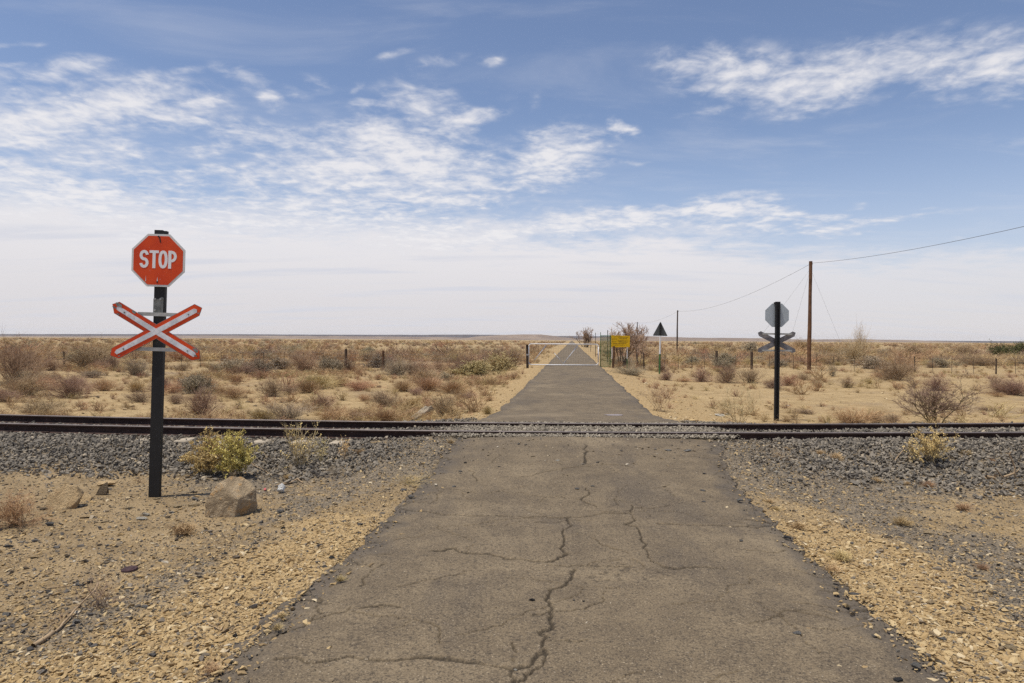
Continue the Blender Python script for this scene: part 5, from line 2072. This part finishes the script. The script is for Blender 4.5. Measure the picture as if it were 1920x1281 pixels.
def rock_mat(name, c1, c2, c3, sc=5.0):
    m, g, b = new_mat(name)
    co = g.coord('Object')
    n = g.noise(co, sc, 6, .65, .4)
    c = g.mix(g.smooth(n, .35, .65), c1, c2)
    n2 = g.noise(co, sc * 2.2, 5, .65, .6)
    c = g.mix(g.smooth(n2, .56, .66, 0, .8), c, c3)
    n3 = g.noise(co, sc * 14, 4, .7)
    c = g.mix(g.smooth(n3, .55, .75, 0, .5), c, tuple(v * .4 for v in c1))
    g.l.new(c, b.inputs['Base Color'])
    g.l.new(g.bump(g.add(n2, g.mul(n3, .7)), .9, .04), b.inputs['Normal'])
    return m


M_boulder = rock_mat('boulder_sandstone', (.30, .225, .14), (.50, .385, .245), (.50, .29, .11))
M_tanrock = rock_mat('tan_sandstone', (.44, .31, .165), (.58, .43, .245), (.34, .22, .11))
M_brownrock = rock_mat('brown_shale', (.12, .088, .055), (.20, .15, .095), (.09, .07, .05))
M_greyrock = rock_mat('grey_dolerite', (.13, .122, .112), (.235, .22, .20), (.08, .078, .075), 12)
M_bluerock = rock_mat('blue_grey_stone', (.185, .175, .16), (.32, .30, .27), (.13, .125, .115), 12)
M_palerock = rock_mat('pale_stone', (.50, .45, .36), (.62, .57, .48), (.40, .35, .28), 10)
M_slab = rock_mat('tan_chip', (.42, .31, .17), (.55, .42, .25), (.36, .25, .13), 9)
M_darkrock = rock_mat('black_stone', (.035, .033, .033), (.08, .075, .07), (.05, .045, .04), 12)


def build_rocks():
    # the boulder
    b = at(432, 966); s = b.y / F_PX
    P = lambda x, y, z: (x * s, y * s, z * s)
    pts = [P(-43, -10, -3), P(-42, -10, 27), P(-27, -8, 44), P(-22, -4, 58), P(-7, 22, 65), P(13, 30, 62), P(38, 24, 42), P(41, 18, 20), P(38, 22, -3),
           P(14, -16, -3), P(20, -13, 30), P(8, -14, 33), P(-12, -9, 45), P(-14, -16, -3), P(30, 46, 40), P(34, 44, -3), P(-34, 30, -3), P(-16, 40, 56), P(-38, 20, 30)]
    o = link('boulder', rock_mesh('boulder', 5, pts, (80 * s, 60 * s, 60 * s), sub=3, amp=.026), M_boulder)
    o.location = b + Vector((0, 0, .015))
    tag(o, 'large angular tan boulder lying right of the stop sign post', 'boulder')
    # tan rounded rock left
    b = at(118, 953); s = b.y / F_PX
    pts = [P(-31, -4, 2), P(-30, 2, 16), P(-18, 2, 26), P(0, 6, 32), P(20, 10, 30), P(30, 6, 14), P(22, -6, 5), P(2, -10, 0), P(-14, -12, -6), P(2, -10, -6), P(-31, -4, -5), P(24, -2, -5), P(24, 26, 18), P(-20, 26, 14), P(0, 28, 24), P(28, 0, 12)]
    o = link('rock', rock_mesh('rock', 8, pts, (62 * s, 40 * s, 30 * s), sub=3, amp=.02), M_tanrock)
    o.location = b + Vector((0, 0, .0))
    o.scale = (1, 1, 1.35)
    tag(o, 'wide tan rock left of the stop sign post', 'rock', 'big rocks in the left dirt')
    b = at(150, 941); s = b.y / F_PX
    pts = [P(-12, -4, 0), P(14, -4, -1), P(16, 2, 6), P(4, 6, 15), P(-10, 4, 16), P(12, 16, 4), P(-12, 16, 8)]
    o = link('rock', rock_mesh('rock', 9, pts, (30 * s, 22 * s, 16 * s), sub=2, amp=.02), M_tanrock)
    o.location = b + Vector((0, .05, 0))
    tag(o, 'smaller tan slab leaning on the wide tan rock', 'rock', 'big rocks in the left dirt')
    b = at(190, 929); s = b.y / F_PX
    pts = [P(-12, 0, 0), P(9, 0, 2), P(11, 2, 14), P(9, 4, 25), P(4, 4, 22), P(-4, 2, 15), P(-10, 8, 0), P(10, 8, 2), P(6, 8, 22)]
    o = link('rock', rock_mesh('rock', 10, pts, (22 * s, 10 * s, 26 * s), sub=2, amp=.02), M_brownrock)
    o.location = b
    tag(o, 'pointed dark brown rock standing between the tan rock and the post', 'rock', 'big rocks in the left dirt')
    b = at(188, 915); s = b.y / F_PX
    o = link('rock', rock_mesh('rock', 11, None, (40 * s, 22 * s, 12 * s), 18, 2, .03), M_tanrock)
    o.location = b + Vector((0, .12, .03))
    tag(o, 'flat tan slab lying behind the pointed dark rock', 'rock', 'big rocks in the left dirt')
    # loose stones: px, py(base), w, h, material, label
    ST = [
        (160, 973, 36, 9, M_tanrock, 'long flat tan stone below the wide tan rock'), (90, 988, 20, 14, M_greyrock, 'grey block with a pale top below the tan rock'),
        (15, 1027, 22, 11, M_greyrock, 'smooth grey stone at the left edge'), (200, 1025, 12, 7, M_bluerock, 'small blue grey stone in the left dirt'), (217, 1027, 8, 5, M_darkrock, 'tiny dark stone beside the small blue grey one'),
        (237, 955, 18, 9, M_slab, 'pale tan flake left of the post base'), (194, 981, 18, 7, M_slab, 'pale flat flake in the dirt below the tan rocks'), (159, 948, 14, 6, M_slab, 'tan chip right beside the wide tan rock'), (78, 957, 22, 8, M_brownrock, 'brown slab tucked left of the wide tan rock'),
        (143, 1099, 15, 13, M_bluerock, 'blue grey stone above the twiggy plant at left'), (138, 1171, 20, 15, M_bluerock, 'blue grey stone beside the fallen stick'), (7, 1157, 22, 12, M_bluerock, 'blue grey stone cut by the left picture edge'),
        (61, 1048, 24, 8, M_tanrock, 'flat reddish tan stone in the left dirt'), (45, 1068, 16, 8, M_brownrock, 'dark brown stone below the flat reddish tan one'), (123, 1046, 12, 11, M_brownrock, 'small pointed brown stone in the left dirt'), (323, 1027, 12, 8, M_palerock, 'small white stone in the dirt below the boulder'),
        (313, 972, 16, 8, M_brownrock, 'small brown stone between post base and boulder'), (331, 952, 18, 8, M_slab, 'tan chip right of the post base'), (360, 950, 24, 9, M_slab, 'wide tan flake just left of the boulder'),
        (293, 937, 17, 6, M_slab, 'tan stone touching the foot of the stop sign post'), (367, 939, 26, 10, M_greyrock, 'dark grey stone in the shadow left of the boulder'), (320, 963, 14, 7, M_bluerock, 'blue grey stone below the stop sign post'), (270, 968, 20, 9, M_palerock, 'pale limestone lump near the post base'), (262, 975, 26, 6, M_palerock, 'pale limy flake below the pale lump'),
        (441, 1196, 16, 15, M_darkrock, 'black block on the tan gravel near the left road edge'), (443, 1210, 12, 7, M_greyrock, 'grey chip below the black block'), (598, 1026, 13, 10, M_greyrock, 'grey stone at the edge of the left shoulder'), (420, 1040, 12, 8, M_darkrock, 'dark stone at the top of the dark gravel strip'), (462, 1035, 12, 8, M_greyrock, 'grey stone right of the dark gravel strip'),
        (523, 962, 20, 9, M_greyrock, 'grey stone right of the boulder'), (466, 974, 9, 7, M_darkrock, 'small black stone below the boulder'), (530, 992, 9, 7, M_darkrock, 'small black stone on the tan gravel under the bottle'), (216, 1213, 18, 12, M_slab, 'golden tan chip in the gravel at lower left'), (291, 1113, 12, 7, M_bluerock, 'blue chip inside the dark gravel strip'), (271, 1140, 18, 7, M_bluerock, 'wider blue chip at the foot of the dark gravel strip'),
        (620, 1048, 14, 9, M_darkrock, 'dark stone on the crumbled left road edge'), (541, 1136, 14, 6, M_greyrock, 'grey flake at the left road edge'), (675, 986, 16, 8, M_greyrock, 'grey stone high on the left shoulder'), (645, 980, 10, 6, M_bluerock, 'small blue stone high on the left shoulder'), (770, 933, 14, 7, M_greyrock, 'grey stone lying on the left road edge'), (756, 922, 16, 9, M_greyrock, 'grey pair of stones at the road edge by the straw grass'),
        (1720, 1251, 24, 10, M_bluerock, 'pale blue flat stone at the bottom right road edge'), (1497, 1190, 18, 7, M_bluerock, 'blue grey flat stone lying on the right half of the road'), (1769, 1202, 20, 10, M_bluerock, 'blue grey stone on the right tan gravel'), (1786, 1190, 18, 7, M_bluerock, 'flat blue chip above the stone on the right tan gravel'), (1603, 1117, 22, 9, M_greyrock, 'grey flat stone at the right road edge'),
        (1390, 1016, 11, 6, M_greyrock, 'small grey stone on the road right side'), (1478, 1010, 15, 7, M_darkrock, 'dark stone at the right road edge'), (1549, 1001, 14, 7, M_darkrock, 'dark stone on the right shoulder'), (1597, 1021, 14, 8, M_bluerock, 'blue stone on the right shoulder'), (1534, 942, 14, 8, M_palerock, 'whitish round stone among right gravel'), (1388, 940, 14, 8, M_bluerock, 'blue grey stone at the right road edge near the ballast'), (1406, 940, 12, 7, M_greyrock, 'grey stone beside the blue grey one by the ballast'),
        (1687, 1279, 20, 12, M_darkrock, 'dark block at the bottom right of the road'), (1910, 1070, 22, 8, M_brownrock, 'brown stone at the right picture edge'), (1744, 1002, 24, 8, M_slab, 'pale tan slab in the dark gravel at right'), (1904, 1222, 34, 15, M_slab, 'big pale tan slab in the bottom right corner'), (1853, 1229, 30, 9, M_slab, 'tan slab left of the big pale slab'), (1634, 1105, 22, 9, M_slab, 'flat tan stone on the right shoulder gravel'), (1755, 1172, 18, 9, M_slab, 'whitish tan chip on the right gravel'), (1750, 1134, 22, 10, M_tanrock, 'reddish tan stone on the right gravel'),
        (998, 1128, 12, 9, M_darkrock, 'dark lump in the middle of the road'), (966, 1258, 8, 5, M_palerock, 'white pebble in the crack at the bottom of the road'), (1095, 1129, 7, 4, M_darkrock, 'small dark pebble right of the main crack'), (1076, 1127, 6, 4, M_greyrock, 'smaller pebble left of the dark one near the main crack'),
        (1082, 918, 9, 6, M_greyrock, 'grey pebble upper middle of the road'), (1112, 913, 9, 5, M_greyrock, 'grey pebble right of the upper middle one'), (1046, 865, 9, 5, M_palerock, 'pale pebble on the road near the rails'), (873, 869, 8, 5, M_darkrock, 'dark pebble on the left of the road near the rails'), (863, 885, 9, 5, M_greyrock, 'grey pebble on the left of the road'), (851, 914, 9, 6, M_bluerock, 'bluish pebble on the left of the road'), (1318, 922, 14, 6, M_greyrock, 'grey stones on the road right of centre'), (1320, 942, 9, 5, M_greyrock, 'single grey pebble below the grey stones'),
        (1252, 846, 18, 5, M_bluerock, 'flat bluish stone on the road near the right ballast'), (1290, 847, 20, 5, M_bluerock, 'flat bluish stone right of its neighbour near the right ballast'), (1458, 887, 16, 7, M_palerock, 'pale stone in the gravel right of the road'), (1482, 900, 16, 8, M_palerock, 'larger pale stone in the gravel right of the road'), (1512, 893, 16, 6, M_greyrock, 'grey slab beside the larger pale stone'), (1570, 884, 20, 9, M_greyrock, 'grey stone at the foot of the right ballast'), (862, 824, 12, 6, M_greyrock, 'round grey stone where the left road edge meets the rails'),
        (182, 747, 10, 8, M_brownrock, 'dark stone in the bare strip left of the stop sign'), (155, 776, 8, 6, M_brownrock, 'small brown block close behind the far rail at left'), (150, 763, 8, 7, M_brownrock, 'small brown block above the one at the far rail'), (232, 769, 12, 7, M_tanrock, 'tan stone pile piece left of the black post'), (245, 764, 14, 8, M_brownrock, 'brown stone on the pile left of the black post'), (208, 770, 16, 4, M_slab, 'pale slab of the stone pile left of the black post'),
        (446, 762, 13, 9, M_brownrock, 'dark stone right of the big rounded bush'), (466, 755, 16, 6, M_brownrock, 'flat dark stone above the one right of the rounded bush'), (478, 762, 11, 5, M_brownrock, 'small flat dark stone beside the dark stone'), (710, 727, 12, 7, M_brownrock, 'dark stone on the slope left of the road beyond the rails'), (788, 789, 14, 5, M_palerock, 'white stone at the foot of the culvert slab'),
        (1352, 781, 24, 8, M_palerock, 'white rubble left of the bleached dead bush'), (1414, 719, 7, 5, M_darkrock, 'dark stone at the foot of the right thick fence post'), (1480, 762, 14, 3, M_palerock, 'pale flat stone right of the rear sign post'), (1365, 779, 14, 6, M_palerock, 'white rubble piece next to the bleached dead bush'),
    ]
    cache = {}
    for i, (px, py, w, h, m, lab) in enumerate(ST):
        key = (m.name, i % 3, h / w > .6)
        if key not in cache:
            me = rock_mesh('loose_stone', 400 + i, None, (1, .78, 1), 13, 1, .025)
            me.materials.append(m); cache[key] = me
        b = at(px, py); s = b.y / F_PX
        o = link('loose_stone', cache[key])
        # seen from above at a slant: the drawn height mixes depth and thickness
        tilt = CAM_H / b.y
        th = max(h * .72, w * .22) * s
        o.scale = (w * s, w * s * .85, th)
        o.location = b + Vector((0, w * s * .25, th * .30))
        o.rotation_euler = (random.uniform(-.1, .1), random.uniform(-.1, .1), random.uniform(-.5, .5) + (math.pi if i % 2 else 0))
        tag(o, lab, 'stone', 'loose stones')


build_rocks()


def build_bits():
    # fallen stick
    def stick(name, pts, r0, r1, mat, label, cat='stick'):
        rr = random.Random(int(pts[0][0]))
        P = []
        for px, py, lift in pts:
            b = at(px, py); P.append(np.array([b.x, b.y, b.z + lift]))
        Q = [P[0]]
        for a, c in zip(P[:-1], P[1:]):
            m = (a + c) / 2 + np.array([rr.uniform(-1, 1), rr.uniform(-1, 1), .3 * rr.uniform(-1, 1)]) * .06 * np.linalg.norm(c - a)
            Q += [m, c]
        Q = np.array(Q)
        R = np.linspace(r0, r1, len(Q))
        V, Fq = tubes(Q[:-1], Q[1:], R[:-1], R[1:], 7)
        o = link(name, np_mesh(name, V - Q[0], Fq, True), mat)
        o.location = Q[0]
        tag(o, label, cat)
        return o
    M_stick = plain('bleached_stick', (.42, .30, .18), .85, 0, .35, 12, .3)
    stick('stick', [(62, 1215, .012), (92, 1196, .014), (100, 1190, .014)], .016, .014, M_stick, 'thick short end of a broken pale branch at lower left')
    stick('stick', [(103, 1189, .012), (120, 1172, .02), (140, 1152, .03), (165, 1132, .05), (184, 1115, .08)], .009, .005, M_stick, 'thin pale branch leading up to the twiggy plant at lower left')
    stick('stick', [(517, 912, .01), (545, 908, .02), (558, 902, .03), (568, 907, .01)], .012, .007, M_stick, 'pale bent stick behind the plastic bottle')
    stick('stick', [(470, 873, .05), (488, 882, .03), (506, 895, .01)], .005, .003, M_stick, 'thin pale twig on the ballast right of the leafy bush')
    stick('stick', [(555, 928, .01), (575, 923, .015), (582, 917, .02)], .006, .004, M_stick, 'thin pale stick right of the plastic bottle')
    stick('stick', [(90, 1104, .006), (130, 1100, .006)], .004, .003, M_stick, 'thin pale straw lying left of the blue grey stone')
    stick('stick', [(418, 1175, .006), (415, 1185, .012), (390, 1172, .008)], .005, .003, M_stick, 'thin bent pale twig on the tan gravel at left')
    stick('stick', [(1605, 818, .05), (1640, 819, .06), (1665, 816, .05)], .006, .004, M_stick, 'thin pale twig lying against the near rail at right')
    # dead branch at right: main limb plus forks, one thing
    root = None
    b0 = at(1850, 902)
    root = empty('dead_branch', b0, 'bleached forked dead branch lying at the right edge', 'branch')

    def limb(pts, r0, r1):
        Q = []
        for px, py, lift in pts:
            dist = b0.y
            Q.append(np.array([(px - 1850) / F_PX * dist, 0.0 + .12 * (901 - py) / 40 * 0, lift]))
        Q = np.array(Q)
        R = np.linspace(r0, r1, len(Q))
        V, Fq = tubes(Q[:-1], Q[1:], R[:-1] * 1.4, R[1:] * 1.4, 6)
        link('limb', np_mesh('limb', V, Fq, True), M_stick, root)
    s = b0.y / F_PX
    limb([(1849, 0, 8 * s), (1862, 0, 6 * s), (1866, 0, 5 * s)], .018, .014)
    limb([(1866, 0, 12 * s), (1870, 0, 4 * s), (1876, 0, 0 * s)], .016, .010)
    limb([(1882, 0, 8 * s), (1894, 0, 12 * s), (1902, 0, 15 * s), (1903, 0, 25 * s), (1897, 0, 40 * s), (1892, 0, 50 * s), (1895, 0, 55 * s)], .010, .005)
    limb([(1902, 0, 15 * s), (1905, 0, 6 * s), (1906, 0, -2 * s), (1920, 0, -6 * s), (1935, 0, -7 * s)], .009, .005)
    limb([(1892, 0, 50 * s), (1888, 0, 52 * s), (1886, 0, 51 * s)], .005, .003)
    limb([(1905, 0, 17 * s), (1911, 0, 22 * s), (1912, 0, 26 * s)], .005, .003)
    limb([(1866, 0, 24 * s), (1874, 0, 14 * s), (1884, 0, 2 * s)], .007, .004)
    limb([(1890, 0, 5 * s), (1895, 0, 0 * s)], .006, .004)
    stick('stick', [(1675, 870, .02), (1684, 862, .05), (1696, 852, .12)], .010, .005, M_stick, 'pale stump of twigs left of the golden bush on the right')
    stick('stick', [(1697, 868, .02), (1704, 860, .04), (1711, 857, .05)], .006, .003, M_stick, 'short pale twig beside the golden bush on the right')
    # crumpled clear plastic bottle
    m, g, bs = new_mat('clear_plastic')
    bs.inputs['Base Color'].default_value = (.60, .59, .56, 1)
    bs.inputs['Roughness'].default_value = .18
    bs.inputs['Transmission Weight'].default_value = .25
    bs.inputs['IOR'].default_value = 1.3
    b = at(529, 925); s = b.y / F_PX
    bm = bmesh.new()
    rr = random.Random(3)
    prof = [(0, .0), (.42, .02), (.46, .1), (.43, .3), (.46, .45), (.42, .62), (.46, .75), (.30, .90), (.15, .98), (.14, 1.1), (0, 1.1)]
    rings = []
    for (r, z) in prof:
        rings.append([bm.verts.new((r * math.cos(2 * math.pi * j / 12) * rr.uniform(.85, 1.1), r * math.sin(2 * math.pi * j / 12) * rr.uniform(.7, 1.05), z)) for j in range(12)])
    for A, B in zip(rings[:-1], rings[1:]):
        for j in range(12): bm.faces.new((A[j], A[(j + 1) % 12], B[(j + 1) % 12], B[j]))
    bmesh.ops.remove_doubles(bm, verts=bm.verts, dist=.001)
    o = link('plastic_bottle', bm_mesh('plastic_bottle', bm, False), m)
    sc = 15 * s
    o.scale = (sc, sc, sc); o.location = b + Vector((-.02, 0, .02)); o.rotation_euler = (math.radians(-38), math.radians(14), .3)
    tag(o, 'crumpled clear plastic bottle lying right of the boulder', 'bottle')
    M_redcap = plain('red_plastic', (.50, .02, .03), .4)
    bm = bmesh.new(); add_bar(bm, (0, 0, 0), (0, 0, .016), .016, .015, 12)
    o = link('bottle_cap', bm_mesh('bottle_cap', bm), M_redcap); o.location = at(497, 920) + Vector((0, 0, .012)); o.rotation_euler = (.8, .2, 0)
    tag(o, 'small red bottle cap behind the boulder', 'cap')
    # rusty disc
    M_rust = plain('rusty_tin', (.075, .04, .04), .7, .3, .4, 20, .3)
    bm = bmesh.new(); add_bar(bm, (0, 0, 0), (0, 0, .012), .062, .058, 18)
    add_bar(bm, (0, 0, .012), (0, 0, .016), .040, .036, 14)
    o = link('rusty_lid', bm_mesh('rusty_lid', bm), M_rust); o.location = at(240, 1071) + Vector((0, .02, .004)); o.rotation_euler = (.06, -.05, 0)
    tag(o, 'flat rusty tin lid in the left dirt', 'lid')
    # pale scrap on the road behind the rails
    b = at(1143, 779)
    bm = bmesh.new()
    rr = random.Random(9)
    add_prism(bm, [(.23 * math.cos(a) * rr.uniform(.7, 1.1), .16 * math.sin(a) * rr.uniform(.7, 1.1)) for a in [2 * math.pi * i / 11 for i in range(11)]], -.002, .002)
    o = link('flat_scrap', bm_mesh('flat_scrap', bm), plain('pale_lavender_scrap', (.30, .26, .26), .7, 0, .4, 9)); o.location = b + Vector((.1, .05, .004)); o.rotation_euler = (math.pi / 2, 0, 0)
    tag(o, 'flat pale scrap lying on the road just past the rails', 'scrap')
    # culvert headwall
    b = at(772, 790); c = at(806, 772)
    d = c - b
    bm = bmesh.new()
    add_box(bm, (0, 0, 0), (d.length * .86, .24, .15))
    bmesh.ops.subdivide_edges(bm, edges=bm.edges, cuts=4, use_grid_fill=True)
    for v in bm.verts:
        v.co += Vector((random.uniform(-1, 1), random.uniform(-1, 1), random.uniform(-1, 1))) * .022
    o = link('culvert_slab', bm_mesh('culvert_slab', bm), plain('pale_cast_concrete', (.36, .295, .21), .9, 0, .4, 9, .5))
    o.location = (b + c) / 2 + Vector((0, 0, .04))
    o.rotation_euler = (math.radians(-8), math.radians(-4), math.atan2(d.y, d.x))
    tag(o, 'pale concrete culvert slab slanting up beside the far rail', 'concrete slab')


build_bits()


# ------------------------------------------------------------------ air
def build_haze():
    bm = bmesh.new()
    add_box(bm, (0, 0, 30), (2 * 11600, 2 * 11600, 90))
    m = bpy.data.materials.new('haze')
    m.use_nodes = True
    n = m.node_tree.nodes
    n.clear()
    out = n.new('ShaderNodeOutputMaterial')
    v = n.new('ShaderNodeVolumePrincipled')
    v.inputs['Color'].default_value = (.95, .96, 1.0, 1)
    v.inputs['Density'].default_value = 2.2e-5
    v.inputs['Anisotropy'].default_value = .2
    m.node_tree.links.new(v.outputs[0], out.inputs['Volume'])
    o = link('haze', bm_mesh('haze', bm), m)
    tag(o, 'thin pale dust haze over the plain', kind='stuff')


build_haze()
